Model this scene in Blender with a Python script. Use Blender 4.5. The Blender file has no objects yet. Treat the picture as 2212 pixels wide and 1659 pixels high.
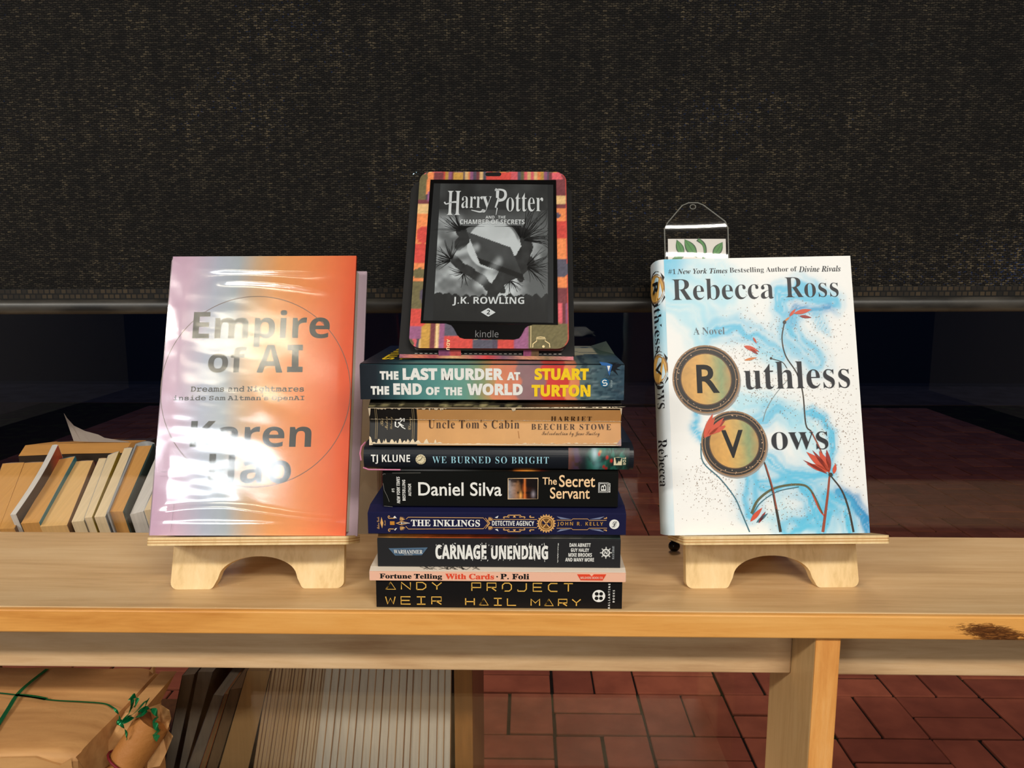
import bpy, math, random, os
import numpy as np
from mathutils import Vector, Matrix
random.seed(7); rng = np.random.default_rng(5)
S = bpy.context.scene; C = S.collection
R = math.radians
# ------------------------------------------------------------------ camera, world, lights, exposure
FPX, PCX, PCY = 1661.0, 1106.0, 829.5            # focal length and centre for a 2212x1659 frame
CAM = np.array([0, 0, 1.2]); PITCH = R(8.6); YAW = R(1.0)
cd = bpy.data.cameras.new('camera'); cam = bpy.data.objects.new('camera', cd); C.objects.link(cam)
cam.location = CAM; cam.rotation_euler = (math.pi/2 - PITCH, 0, YAW)
cd.sensor_width = 36; cd.lens = FPX/2212*36; cd.clip_start = .02; cd.clip_end = 200
S.camera = cam
S.view_settings.view_transform = 'Standard'; S.view_settings.look = 'None'
S.view_settings.gamma = 1; S.view_settings.use_curve_mapping = False; S.view_settings.exposure = 0.25
W = bpy.data.worlds.new('night_sky'); S.world = W; W.use_nodes = True
W.node_tree.nodes['Background'].inputs[0].default_value = (.10, .19, .52, 1)
W.node_tree.nodes['Background'].inputs[1].default_value = .11
LAMPS = [  # name, x, y, z, size x, size y, watts, colour
    ('row_one_lamp', -2.35, -1.3, 2.56, 1.2, .26, 74, (1, .94, .84)),
    ('row_one_lamp', 0.85, -1.3, 2.56, 1.2, .26, 60, (1, .94, .84)),
    ('row_two_lamp', -2.1, -3.0, 2.56, 1.05, .9, 72, (.92, .97, 1)),
    ('row_two_lamp', .9, -3.6, 2.56, 1.2, .6, 66, (1, .96, .89)),
    ('row_two_lamp', -1.2, -1.62, 2.56, .5, .34, 8, (1, .90, .70)),
]
for n, x, y, z, sx, sy, w, c in LAMPS:
    l = bpy.data.lights.new(n, 'AREA'); l.shape = 'RECTANGLE'; l.size = sx; l.size_y = sy; l.energy = w; l.color = c
    o = bpy.data.objects.new(n, l); o.location = (x, y, z); C.objects.link(o)
l = bpy.data.lights.new('outdoor_fill_light', 'AREA'); l.size = .5; l.energy = 15; l.color = (1, .80, .62)  # added fill light, no fixture: brightens the bricks and book tops outside
o = bpy.data.objects.new('outdoor_fill_light', l); o.location = (.2, 1.9, 2.75); C.objects.link(o)

# ------------------------------------------------------------------ measuring helpers (photo pixel -> ray -> point on a plane of the place)
def ray(u, v):
    x = (u-PCX)/FPX; d = (v-PCY)/FPX
    fy = math.cos(PITCH)-d*math.sin(PITCH); dz = -math.sin(PITCH)-d*math.cos(PITCH)
    c, s = math.cos(YAW), math.sin(YAW)
    return np.array([x*c-fy*s, x*s+fy*c, dz])
def aty(u, v, y): r = ray(u, v); return CAM+r*(y/r[1])
def atz(u, v, z): r = ray(u, v); return CAM+r*((z-CAM[2])/r[2])
def homog(q):
    """photo quad TL,TR,BR,BL -> function to unit face coordinates (0..1 right, 0..1 up)"""
    t = [(0, 1), (1, 1), (1, 0), (0, 0)]; A = []; b = []
    for (x, y), (u, v) in zip(q, t):
        A += [[x, y, 1, 0, 0, 0, -u*x, -u*y], [0, 0, 0, x, y, 1, -v*x, -v*y]]; b += [u, v]
    h = np.linalg.solve(np.array(A, float), np.array(b, float))
    def f(x, y):
        w = h[6]*x+h[7]*y+1
        return ((h[0]*x+h[1]*y+h[2])/w, (h[3]*x+h[4]*y+h[5])/w)
    return f
def s(r, g, b):
    f = lambda c: (c/255/12.92 if c <= 10 else ((c/255+.055)/1.055)**2.4)
    return (f(r), f(g), f(b))

# ------------------------------------------------------------------ materials
MATS = {}
def mat(name, col=(.5, .5, .5), rough=.5, spec=.3, metal=0, coat=0):
    if name in MATS: return MATS[name]
    m = bpy.data.materials.new(name); m.use_nodes = True; MATS[name] = m
    p = m.node_tree.nodes['Principled BSDF']
    p.inputs['Base Color'].default_value = (*col, 1); p.inputs['Roughness'].default_value = rough
    p.inputs['Specular IOR Level'].default_value = spec; p.inputs['Metallic'].default_value = metal
    p.inputs['Coat Weight'].default_value = coat; p.inputs['Coat Roughness'].default_value = .12
    return m
def nodes(m): return m.node_tree.nodes, m.node_tree.links, m.node_tree.nodes['Principled BSDF']
def ramp(N, stops):
    r = N.new('ShaderNodeValToRGB'); e = r.color_ramp.elements
    while len(e) < len(stops): e.new(.5)
    for k, (p, c) in zip(e, stops): k.position = p; k.color = (*c, 1)
    return r
def coords(N, L, scale, kind='Object', rot=(0, 0, 0)):
    t = N.new('ShaderNodeTexCoord'); mp = N.new('ShaderNodeMapping'); mp.inputs['Scale'].default_value = scale; mp.inputs['Rotation'].default_value = rot
    L.new(t.outputs[kind], mp.inputs[0]); return mp.outputs[0]
def noise(N, L, vec, scale=1, detail=4, rough=.55, dist=0):
    n = N.new('ShaderNodeTexNoise'); n.inputs['Scale'].default_value = scale; n.inputs['Detail'].default_value = detail
    n.inputs['Roughness'].default_value = rough; n.inputs['Distortion'].default_value = dist; L.new(vec, n.inputs['Vector']); return n.outputs['Fac']
def bump(N, L, p, h, strength=.3, dist=.001):
    b = N.new('ShaderNodeBump'); b.inputs['Strength'].default_value = strength; b.inputs['Distance'].default_value = dist
    L.new(h, b.inputs['Height']); L.new(b.outputs[0], p.inputs['Normal'])
def wood(name, c0, c1, c2, axis='x', rough=.38, scale=1.0, bumpy=.08):
    m = mat(name, c1, rough); N, L, p = nodes(m)
    st = {'x': (3, 45, 45), 'y': (45, 3, 45), 'z': (45, 45, 3)}[axis]
    lf = {'x': (1.6, 9, 9), 'y': (9, 1.6, 9), 'z': (9, 9, 1.6)}[axis]
    a = noise(N, L, coords(N, L, tuple(k*scale for k in st)), 3, 6, .65, .4)
    b = noise(N, L, coords(N, L, tuple(k*scale for k in lf)), 1, 5, .6, 2.2)
    ad = N.new('ShaderNodeMath'); ad.operation = 'MULTIPLY_ADD'; L.new(a, ad.inputs[0]); ad.inputs[1].default_value = .45
    mu = N.new('ShaderNodeMath'); mu.operation = 'MULTIPLY'; L.new(b, mu.inputs[0]); mu.inputs[1].default_value = .55
    L.new(mu.outputs[0], ad.inputs[2])
    r = ramp(N, [(.34, c0), (.5, c1), (.66, c2)]); L.new(ad.outputs[0], r.inputs[0]); L.new(r.outputs[0], p.inputs['Base Color'])
    bump(N, L, p, a, bumpy, .001)
    return m
def pages(name, col, axis='z', freq=2500, dark=.72, vary=.5):
    """page edges: fine sheets stacked along one axis"""
    m = mat(name, col, .8, .2); N, L, p = nodes(m)
    sc = [12, 12, 12]; sc['xyz'.index(axis)] = freq
    a = noise(N, L, coords(N, L, sc), 1, 3, .7)
    sc2 = [10, 10, 10]; sc2['xyz'.index(axis)] = freq/9
    b = noise(N, L, coords(N, L, sc2), 1, 2, .6)
    ad = N.new('ShaderNodeMath'); ad.operation = 'ADD'; L.new(a, ad.inputs[0]); L.new(b, ad.inputs[1])
    hf = N.new('ShaderNodeMath'); hf.operation = 'MULTIPLY'; L.new(ad.outputs[0], hf.inputs[0]); hf.inputs[1].default_value = .5
    r = ramp(N, [(.5-vary*.3, tuple(c*dark for c in col)), (.5+vary*.2, col)]); L.new(hf.outputs[0], r.inputs[0]); L.new(r.outputs[0], p.inputs['Base Color'])
    bump(N, L, p, a, .25, .0004)
    return m
def art(name='printed_art', rough=.4, spec=.4, grain=0):
    m = mat(name, (1, 1, 1), rough, spec); N, L, p = nodes(m)
    a = N.new('ShaderNodeAttribute'); a.attribute_name = 'Col'
    L.new(a.outputs['Color'], p.inputs['Base Color'])
    if grain: bump(N, L, p, noise(N, L, coords(N, L, (1500,)*3), 1, 2), grain, .0004)
    return m
def film(name, rough=.05, tint=(1, 1, 1), ior=1.5, boost=1.0):
    m = mat(name); N, L, p = nodes(m); N.remove(p)
    o = [n for n in N if n.type == 'OUTPUT_MATERIAL'][0]
    t = N.new('ShaderNodeBsdfTransparent'); t.inputs[0].default_value = (*tint, 1)
    g = N.new('ShaderNodeBsdfGlossy'); g.inputs['Roughness'].default_value = rough
    f = N.new('ShaderNodeLayerWeight'); f.inputs[0].default_value = .5
    pw = N.new('ShaderNodeMath'); pw.operation = 'POWER'; L.new(f.outputs['Facing'], pw.inputs[0]); pw.inputs[1].default_value = 5
    f0 = ((ior-1)/(ior+1))**2; k = N.new('ShaderNodeMath'); k.operation = 'MULTIPLY_ADD'; k.use_clamp = True; L.new(pw.outputs[0], k.inputs[0]); k.inputs[1].default_value = (1-f0)*min(boost, 1.2); k.inputs[2].default_value = f0*boost
    x = N.new('ShaderNodeMixShader'); L.new(k.outputs[0], x.inputs[0]); L.new(t.outputs[0], x.inputs[1]); L.new(g.outputs[0], x.inputs[2]); L.new(x.outputs[0], o.inputs[0])
    return m

# ------------------------------------------------------------------ lettering: glyph outlines from the fonts that ship inside Blender
FD = os.path.join(bpy.utils.resource_path('LOCAL'), 'datafiles', 'fonts', 'NotoSansMath-Regular.woff2')
try: MATHF = bpy.data.fonts.load(FD)
except Exception: MATHF = None
STY = {'sb': (0x1D5D4, 0x1D5EE, 0x1D7EC), 'si': (0x1D608, 0x1D622, 0), 'sbi': (0x1D63C, 0x1D656, 0), 'rb': (0x1D400, 0x1D41A, 0x1D7CE),
       'ri': (0x1D434, 0x1D44E, 0), 'rbi': (0x1D468, 0x1D482, 0), 'scr': (0x1D4D0, 0x1D4EA, 0), 'mono': (0x1D670, 0x1D68A, 0x1D7F6), 'n': (0, 0, 0)}
_tc = {}
def glyphs(body, style, off=0, space=1.0):
    key = (body, style, off, space)
    if key in _tc: return _tc[key]
    c = bpy.data.curves.new('t', 'FONT'); t = body
    if style != 'g' and MATHF:
        c.font = MATHF; A, a, d = STY[style]; t = ''
        for ch in body:
            if 'A' <= ch <= 'Z' and A: t += chr(A+ord(ch)-65)
            elif style == 'ri' and ch == 'h': t += '\u210e'
            elif 'a' <= ch <= 'z' and a: t += chr(a+ord(ch)-97)
            elif ch.isdigit() and d: t += chr(d+ord(ch)-48)
            else: t += ch
    c.body = t; c.size = 1; c.offset = off; c.resolution_u = 4; c.space_character = space
    o = bpy.data.objects.new('t', c); C.objects.link(o)
    bpy.context.view_layer.update(); dg = bpy.context.evaluated_depsgraph_get()
    me = o.evaluated_get(dg).to_mesh()
    v = np.array([w.co[:2] for w in me.vertices]); f = [tuple(q.vertices) for q in me.polygons]
    o.evaluated_get(dg).to_mesh_clear(); bpy.data.objects.remove(o); bpy.data.curves.remove(c)
    lo, hi = v.min(0), v.max(0); v = (v-lo)/np.maximum(hi-lo, 1e-6)
    _tc[key] = (v, f); return v, f

# ------------------------------------------------------------------ mesh builder: everything added becomes ONE mesh object
class MB:
    def __init__(s): s.v = []; s.f = []; s.m = []; s.c = {}; s.mats = []; s.sm = []
    def mi(s, m):
        if m not in s.mats: s.mats.append(m)
        return s.mats.index(m)
    def add(s, vs, fs, m, smooth=False, cols=None):
        b = len(s.v); s.v += [tuple(map(float, p)) for p in vs]; k = s.mi(m)
        for f in fs: s.f.append(tuple(b+i for i in f)); s.m.append(k); s.sm.append(smooth)
        if cols is not None:
            for i, c in enumerate(cols): s.c[b+i] = c
        return s
    def hexa(s, p, m):   # p: 4 lower then 4 upper, both counter-clockwise from above
        return s.add(p, [(3, 2, 1, 0), (4, 5, 6, 7), (0, 1, 5, 4), (1, 2, 6, 5), (2, 3, 7, 6), (3, 0, 4, 7)], m)
    def box(s, x0, x1, y0, y1, z0, z1, m):
        return s.hexa([(x0, y0, z0), (x1, y0, z0), (x1, y1, z0), (x0, y1, z0), (x0, y0, z1), (x1, y0, z1), (x1, y1, z1), (x0, y1, z1)], m)
    def loft(s, rings, m, smooth=False, caps=True, closed=True):
        n = len(rings[0]); vs = [p for r in rings for p in r]; fs = []
        for i in range(len(rings)-1):
            for j in range(n if closed else n-1):
                a, b = i*n+j, i*n+(j+1) % n; fs.append((a, b, b+n, a+n))
        s.add(vs, fs, m, smooth)
        if caps: s.add(rings[0], [tuple(range(n-1, -1, -1))], m); s.add(rings[-1], [tuple(range(n))], m)
        return s
    def prism(s, pts, fa, fb, m, smooth=False):   # outline pts (2D), fa/fb map 2D -> 3D on the two end planes
        return s.loft([[fa(*p) for p in pts], [fb(*p) for p in pts]], m, smooth)
    def tube(s, path, r, m, n=8, smooth=True, flat=1.0):
        P = [Vector(p) for p in path]; rings = []; up = Vector((.13, .31, .94))
        for i, p in enumerate(P):
            t = (P[min(i+1, len(P)-1)]-P[max(i-1, 0)]).normalized(); a = t.cross(up)
            a = a.normalized() if a.length > 1e-5 else t.orthogonal().normalized(); b = t.cross(a)
            q = r[i] if isinstance(r, (list, tuple)) else r
            rings.append([p+a*q*math.cos(2*math.pi*k/n)+b*q*flat*math.sin(2*math.pi*k/n) for k in range(n)])
        return s.loft(rings, m, smooth)
    def ball(s, c, r, m, n=14, sc=(1, 1, 1)):
        rings = [[(c[0]+r*sc[0]*math.sin(t)*math.cos(a), c[1]+r*sc[1]*math.sin(t)*math.sin(a), c[2]+r*sc[2]*math.cos(t)) for a in np.linspace(0, 2*math.pi, n, endpoint=False)] for t in np.linspace(.02, math.pi-.02, n)]
        return s.loft(rings, m, True)
    def poly(s, pts, m, mp, flip=False):
        vs = [mp(*p) for p in pts]; return s.add(vs, [tuple(range(len(vs)))], m)
    def disc(s, cx, cy, r, m, mp, n=28, ry=None, r0=0, ry0=None):
        ry = ry or r
        an = np.linspace(0, 2*math.pi, n, endpoint=False)
        if not r0: return s.poly([(cx+r*math.cos(a), cy+ry*math.sin(a)) for a in an], m, mp)
        ry0 = ry0 or r0*ry/r
        vs = [mp(cx+r*math.cos(a), cy+ry*math.sin(a)) for a in an]+[mp(cx+r0*math.cos(a), cy+ry0*math.sin(a)) for a in an]
        return s.add(vs, [(i, (i+1) % n, n+(i+1) % n, n+i) for i in range(n)], m)
    def stroke(s, pts, w, m, mp, smooth=0):
        P = [np.array(p, float) for p in pts]
        if smooth: P = spl(P, smooth)
        n = len(P); L_ = []; R_ = []
        for i in range(n):
            t = P[min(i+1, n-1)]-P[max(i-1, 0)]; t = t/(np.linalg.norm(t)+1e-12); nn = np.array([-t[1], t[0]])
            ww = (w[0]+(w[1]-w[0])*i/(n-1) if isinstance(w, tuple) else w)/2
            L_.append(mp(*(P[i]+nn*ww))); R_.append(mp(*(P[i]-nn*ww)))
        return s.add(R_+L_, [(i, i+1, n+i+1, n+i) for i in range(n-1)], m)
    def text(s, body, style, box, m, mp, off=0, rot=0, space=1.0, slant=0):
        v, f = glyphs(body, style, off, space); x0, y0, x1, y1 = box; out = []
        for a, b in v:
            a2 = a+slant*(b-.5)
            if rot == 90: a2, b = 1-b, a2
            elif rot == -90: a2, b = b, 1-a2
            elif rot == 180: a2, b = 1-a2, 1-b
            out.append(mp(x0+(x1-x0)*a2, y0+(y1-y0)*b))
        return s.add(out, f, m)
    def grid(s, nx, ny, fn, mp, m, smooth=True):
        """printed sheet: fn(u,v arrays) -> rgb array; mp(u,v in 0..1) -> 3D"""
        u, v = np.meshgrid(np.linspace(0, 1, nx), np.linspace(0, 1, ny))
        col = np.clip(fn(u, v), 0, 1).reshape(-1, 3); vs = [mp(a, b) for a, b in zip(u.ravel(), v.ravel())]
        fs = [(j*nx+i, j*nx+i+1, (j+1)*nx+i+1, (j+1)*nx+i) for j in range(ny-1) for i in range(nx-1)]
        return s.add(vs, fs, m, smooth, [tuple(c) for c in col])
    def build(s, name, parent=None, bevel=0, seg=2, loc=None, angle=40):
        me = bpy.data.meshes.new(name)
        vs = s.v
        if loc is not None: vs = [(a-loc[0], b-loc[1], c-loc[2]) for a, b, c in vs]
        me.from_pydata(vs, [], s.f)
        for m in s.mats: me.materials.append(m)
        me.polygons.foreach_set('material_index', s.m); me.polygons.foreach_set('use_smooth', s.sm)
        if s.c:
            at = me.color_attributes.new('Col', 'FLOAT_COLOR', 'POINT'); d = np.ones((len(vs), 4), 'f')
            for i, c in s.c.items(): d[i, :3] = c
            at.data.foreach_set('color', d.ravel())
        me.update()
        o = bpy.data.objects.new(name, me); C.objects.link(o)
        if loc is not None and parent is None: o.location = loc
        if parent is not None: o.parent = parent
        if bevel:
            b = o.modifiers.new('bevel', 'BEVEL'); b.width = bevel; b.segments = seg; b.limit_method = 'ANGLE'; b.angle_limit = R(angle)
        return o
def spl(P, k=6):
    P = [np.array(p, float) for p in P]; Q = [2*P[0]-P[1]]+P+[2*P[-1]-P[-2]]; out = []
    for i in range(1, len(Q)-2):
        for j in range(k):
            t = j/k; a, b, c, d = Q[i-1:i+3]
            out.append(.5*(2*b+(c-a)*t+(2*a-5*b+4*c-d)*t*t+(3*b-a-3*c+d)*t**3))
    return out+[P[-1]]
def tag(o, label=None, cat=None, group=None, kind=None):
    for k, v in (('label', label), ('category', cat), ('group', group), ('kind', kind)):
        if v: o[k] = v
    return o
def empty(name, loc=(0, 0, 0), rz=0, M=None):
    o = bpy.data.objects.new(name, None); C.objects.link(o); o.empty_display_size = .02
    if M is not None: o.matrix_world = M
    else: o.location = loc; o.rotation_euler = (0, 0, rz)
    return o
def part(mb, name, root, bevel=0, seg=2):
    """part drawn in world coordinates, stored in its thing's own frame"""
    o = mb.build(name, None, bevel, seg); o.parent = root
    o.matrix_parent_inverse = Matrix.Identity(4)
    inv = root_matrix(root).inverted()
    o.data.transform(inv); return o
def root_matrix(r):
    return r.matrix_basis.copy() if r.parent is None else root_matrix(r.parent) @ r.matrix_parent_inverse @ r.matrix_basis
def frame(o, x, up):
    x = Vector(x).normalized(); up = Vector(up); up = (up-x*up.dot(x)).normalized(); y = up.cross(x)
    M = Matrix((x, y, up)).transposed().to_4x4(); M.translation = Vector(o); return M
# value noise for printed artwork
def vnoise(x, y, seed=0):
    r = np.random.default_rng(seed).random((64, 64)); xi = np.floor(x).astype(int); yi = np.floor(y).astype(int); fx = x-xi; fy = y-yi
    fx = fx*fx*(3-2*fx); fy = fy*fy*(3-2*fy); g = lambda a, b: r[b % 64, a % 64]
    return (g(xi, yi)*(1-fx)+g(xi+1, yi)*fx)*(1-fy)+(g(xi, yi+1)*(1-fx)+g(xi+1, yi+1)*fx)*fy
def fbm(x, y, seed=0, o=4): return sum(vnoise(x*2**k, y*2**k, seed+k)*.5**k for k in range(o))/sum(.5**k for k in range(o))
def mix(a, b, t): t = np.clip(np.asarray(t), 0, 1)[..., None]; return a*(1-t)+np.asarray(b)*t
def grad(u, stops):
    p = [k for k, _ in stops]; return np.stack([np.interp(u, p, [c[i] for _, c in stops]) for i in range(3)], -1)
def sst(a, b, x): t = np.clip((x-a)/(b-a), 0, 1); return t*t*(3-2*t)
def dpoly(u, v, P):
    d = np.full(u.shape, 9.)
    for a, b in zip(P[:-1], P[1:]):
        a = np.array(a, float); b = np.array(b, float); e = b-a; t = np.clip(((u-a[0])*e[0]+(v-a[1])*e[1])/(e@e+1e-12), 0, 1)
        d = np.minimum(d, np.hypot(u-a[0]-t*e[0], v-a[1]-t*e[1]))
    return d
# ------------------------------------------------------------------ the setting
ZT = .92                                             # bookcase top
m_carpet = mat('brown_carpet', s(32, 22, 20), .9, .1)
m_wall = mat('painted_wall', s(120, 112, 104), .8, .2); m_back = mat('dark_wall', s(28, 30, 42), .8, .2); m_ceil = mat('ceiling_tile', s(225, 222, 214), .9, .1)
tag(MB().box(-4, 4, -6, .795, -.06, 0, m_carpet).build('floor'), kind='structure')
tag(MB().box(-4, 4, -6, .83, 2.6, 2.66, m_ceil).build('ceiling'), kind='structure')
tag(MB().box(-4, 4, -6.1, -6, 0, 2.6, m_back).build('wall_back'), kind='structure')
tag(MB().box(-4.1, -4, -6, .83, 0, 2.6, m_wall).build('wall_left'), kind='structure')
tag(MB().box(4, 4.1, -6, .83, 0, 2.6, m_wall).build('wall_right'), kind='structure')
m_frame = mat('black_window_frame', s(22, 20, 20), .45)
win = tag(MB().box(-4, -2.2, .79, .83, 0, 2.6, m_frame).box(2.2, 4, .79, .83, 0, 2.6, m_frame).box(-2.2, 2.2, .7955, .83, 0, .05, m_frame).box(-2.2, 2.2, .79, .83, 2.54, 2.6, m_frame).build('window_1', bevel=.004), kind='structure')
MB().box(-2.2, 2.2, .7978, .8018, .05, 2.54, film('window_glass', 0.0)).build('pane', win)
# outside: brick pavement laid in basket weave, a concrete walk, the street
m_brick = mat('red_brick', s(140, 70, 54), .75, .3); N, L, p = nodes(m_brick)
geo = N.new('ShaderNodeNewGeometry'); r = ramp(N, [(0, s(150, 78, 56)), (.5, s(172, 92, 66)), (1, s(186, 104, 74))]); L.new(geo.outputs['Random Per Island'], r.inputs[0])
n1 = noise(N, L, coords(N, L, (14, 14, 14)), 1, 6); mx = N.new('ShaderNodeMixRGB'); mx.blend_type = 'MULTIPLY'; mx.inputs[0].default_value = .7
r2 = ramp(N, [(.3, (.55, .5, .5)), (.65, (1, 1, 1))]); L.new(n1, r2.inputs[0]); L.new(r.outputs[0], mx.inputs[1]); L.new(r2.outputs[0], mx.inputs[2]); L.new(mx.outputs[0], p.inputs['Base Color'])
bump(N, L, p, n1, .3, .004)
m_joint = mat('mossy_joint', s(34, 34, 20), .95, .1); N, L, p = nodes(m_joint)
r = ramp(N, [(.5, s(26, 22, 20)), (.78, s(50, 62, 28))]); L.new(noise(N, L, coords(N, L, (9, 9, 9)), 1, 5), r.inputs[0]); L.new(r.outputs[0], p.inputs['Base Color'])
ZP = .10; mb = MB().box(-4, 4, .84, 6.2, -.02, ZP-.006, m_joint)
SX, SY = .222, .182; g = .003; X0 = aty(1203, 1659, atz(1203, 1659, ZP)[1])[0]; Y0 = atz(1300, 1588, ZP)[1]
for i in range(-14, 14):
    for j in range(-5, 26):
        x, y = X0+i*SX, Y0+j*SY
        if y < .84 or y+SY > 6.2: continue
        q = []
        if (i+j) % 2: q = [(x, x+SX/2, y, y+SY), (x+SX/2, x+SX, y, y+SY)]
        else: q = [(x, x+SX, y, y+SY/2), (x, x+SX, y+SY/2, y+SY)]
        for a, b, c, d in q:
            jz = random.uniform(-.0015, .0015); jt = [random.uniform(-.0015, .0015) for _ in range(4)]
            mb.box(a+g+jt[0], b-g+jt[1], c+g+jt[2], d-g+jt[3], ZP-.02, ZP+jz, m_brick)
tag(mb.build('brick_pavement', bevel=.003), kind='structure')
m_conc = mat('concrete', s(96, 76, 66), .85, .2); N, L, p = nodes(m_conc)
r = ramp(N, [(.3, s(78, 60, 52)), (.7, s(108, 88, 78))]); L.new(noise(N, L, coords(N, L, (6, 6, 6)), 1, 6), r.inputs[0]); L.new(r.outputs[0], p.inputs['Base Color'])
tag(MB().box(-8, 8, 6.2, 7.2, -.02, ZP, m_conc).box(-8, 8, 7.205, 7.4, -.06, ZP, mat('kerb_stone', s(58, 56, 58), .9, .1)).build('sidewalk', bevel=.006), kind='structure')
tag(MB().box(-30, 30, 7.4, 60, -.1, -.04, mat('asphalt', s(30, 28, 32), .9, .1)).build('street'), kind='structure')
# ceiling lamps: housings round the area lamps
for i, (n, x, y, z, sx, sy, w, c) in enumerate(LAMPS):
    m = mat('lamp_housing', s(230, 230, 226), .5); q = .03
    o = MB().box(x-sx/2-q, x+sx/2+q, y-sy/2-q, y-sy/2, z-.01, 2.6, m).box(x-sx/2-q, x+sx/2+q, y+sy/2, y+sy/2+q, z-.01, 2.6, m).box(x-sx/2-q, x-sx/2, y-sy/2, y+sy/2, z-.01, 2.6, m).box(x+sx/2, x+sx/2+q, y-sy/2, y+sy/2, z-.01, 2.6, m).build('ceiling_light', loc=(x, y, 2.6))
    tag(o, ['long white ceiling lamp over the orange hardcover side', 'long white ceiling lamp over the white novel side', 'big cool white ceiling panel deep in the room', 'warm white ceiling panel deep in the room', 'small warm ceiling lamp between the two rows'][i], 'lamp', 'ceiling lamps')
# two cold street lamps far outside, glinting through the weave
m_led = mat('cold_led', (1, 1, 1), .3); p = m_led.node_tree.nodes['Principled BSDF']; p.inputs['Emission Color'].default_value = (.45, .75, 1, 1); p.inputs['Emission Strength'].default_value = 22
for (u, v, y, rad), lb in (((898, 376, 9.0, .035), 'cold street lamp glinting through the shade beside the e-reader'), ((1880, 97, 11.0, .04), 'cold street lamp glinting through the shade high above the white novel')):
    q = aty(u, v, y); sl = tag(empty('street_lamp', (q[0], y, -.04)), lb, 'street lamp', 'street lamps outside')
    MB().tube([(0, .1, 0), (0, .1, q[2]+.25)], .03, m_frame, 10).tube([(0, .1, q[2]+.24), (0, 0, q[2]+.10)], .02, m_frame, 8).build('pole', sl); MB().ball((0, 0, q[2]+.04), rad, m_led, 12).build('lamp_globe', sl)
# roller shade
WB, HB = .0048, .0021
m_shade = mat('black_woven_mesh', s(24, 22, 20), .7, .12); N, L, p = nodes(m_shade)
def brick(vec, bw, rh, c1, c2, mort, ms, off=.5):
    b = N.new('ShaderNodeTexBrick'); L.new(vec, b.inputs['Vector']); b.offset = off
    for k, v in (('Color1', (*c1, 1)), ('Color2', (*c2, 1)), ('Mortar', (*mort, 1)), ('Scale', 1), ('Mortar Size', ms), ('Mortar Smooth', .4), ('Bias', 0), ('Brick Width', bw), ('Row Height', rh)): b.inputs[k].default_value = v
    return b
wob = noise(N, L, coords(N, L, (260, 1, 90)), 1, 2); wv = N.new('ShaderNodeMath'); wv.operation = 'MULTIPLY_ADD'; L.new(wob, wv.inputs[0]); wv.inputs[1].default_value = .0030
sep = N.new('ShaderNodeSeparateXYZ'); L.new(coords(N, L, (1, 1, 1)), sep.inputs[0]); L.new(sep.outputs['Z'], wv.inputs[2])
cmb = N.new('ShaderNodeCombineXYZ'); L.new(sep.outputs['X'], cmb.inputs[0]); L.new(wv.outputs[0], cmb.inputs[1])
bk = brick(cmb.outputs[0], WB, HB, (0, 0, 0), (1, 1, 1), (0, 0, 0), .00035)
rv = N.new('ShaderNodeSeparateColor'); L.new(bk.outputs['Color'], rv.inputs[0])
big = noise(N, L, coords(N, L, (3.2, 1, 6.5), 'Object'), 1, 3); colm = noise(N, L, coords(N, L, (150, 1, 1.6)), 1, 3, .7); fine = noise(N, L, coords(N, L, (330, 1, 520)), 1, 2)
def math_(op, a, b=None, c=None):
    n = N.new('ShaderNodeMath'); n.operation = op; n.use_clamp = False
    for i, q in enumerate((a, b, c)):
        if q is None: continue
        if isinstance(q, (int, float)): n.inputs[i].default_value = q
        else: L.new(q, n.inputs[i])
    return n.outputs[0]
spk = math_('ADD', math_('MULTIPLY', rv.outputs[0], .55), math_('ADD', math_('MULTIPLY', colm, .75), math_('ADD', math_('MULTIPLY', fine, .35), math_('MULTIPLY', big, .8))))
rs = ramp(N, [(.46, s(21, 20, 19)), (.62, s(34, 31, 28)), (.76, s(54, 49, 41)), (.92, s(104, 92, 72))]); sc_ = math_('MULTIPLY', spk, .527); L.new(sc_, rs.inputs[0])
dk = N.new('ShaderNodeMixRGB'); dk.blend_type = 'MIX'; L.new(bk.outputs['Fac'], dk.inputs[0]); L.new(rs.outputs[0], dk.inputs[1]); dk.inputs[2].default_value = (*s(9, 9, 9), 1); L.new(dk.outputs[0], p.inputs['Base Color'])
bump(N, L, p, math_('SUBTRACT', math_('MULTIPLY', fine, .6), bk.outputs['Fac']), .9, .0012)
# pin holes in the weave let a little of the night sky through
hole = math_('GREATER_THAN', math_('ADD', fine, math_('MULTIPLY', big, .5)), .93)
tr = N.new('ShaderNodeBsdfTransparent'); mxs = N.new('ShaderNodeMixShader'); out = [n for n in N if n.type == 'OUTPUT_MATERIAL'][0]
pt = noise(N, L, coords(N, L, (2.1, 1, 3.4)), 1, 3, .6); pr_ = ramp(N, [(.5, (0, 0, 0)), (.72, (1, 1, 1))]); L.new(pt, pr_.inputs[0])
L.new(math_('ADD', math_('MULTIPLY', hole, .8), math_('MULTIPLY_ADD', pr_.outputs[0], .16, .02)), mxs.inputs[0]); L.new(p.outputs[0], mxs.inputs[1]); L.new(tr.outputs[0], mxs.inputs[2]); L.new(mxs.outputs[0], out.inputs[0])
m_hem = mat('coarse_hem_weave', s(30, 26, 22), .7, .3); N, L, p = nodes(m_hem)
w1 = brick(coords(N, L, (1, 1, 1), rot=(R(90), 0, 0)), .0058, .0052, s(64, 52, 36), s(18, 16, 14), s(6, 6, 6), .0009); L.new(w1.outputs['Color'], p.inputs['Base Color']); bump(N, L, p, w1.outputs['Fac'], -.8, .002)
m_bar = mat('dull_black_bar', s(46, 44, 42), .42, .5); N, L, p = nodes(m_bar)
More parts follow.
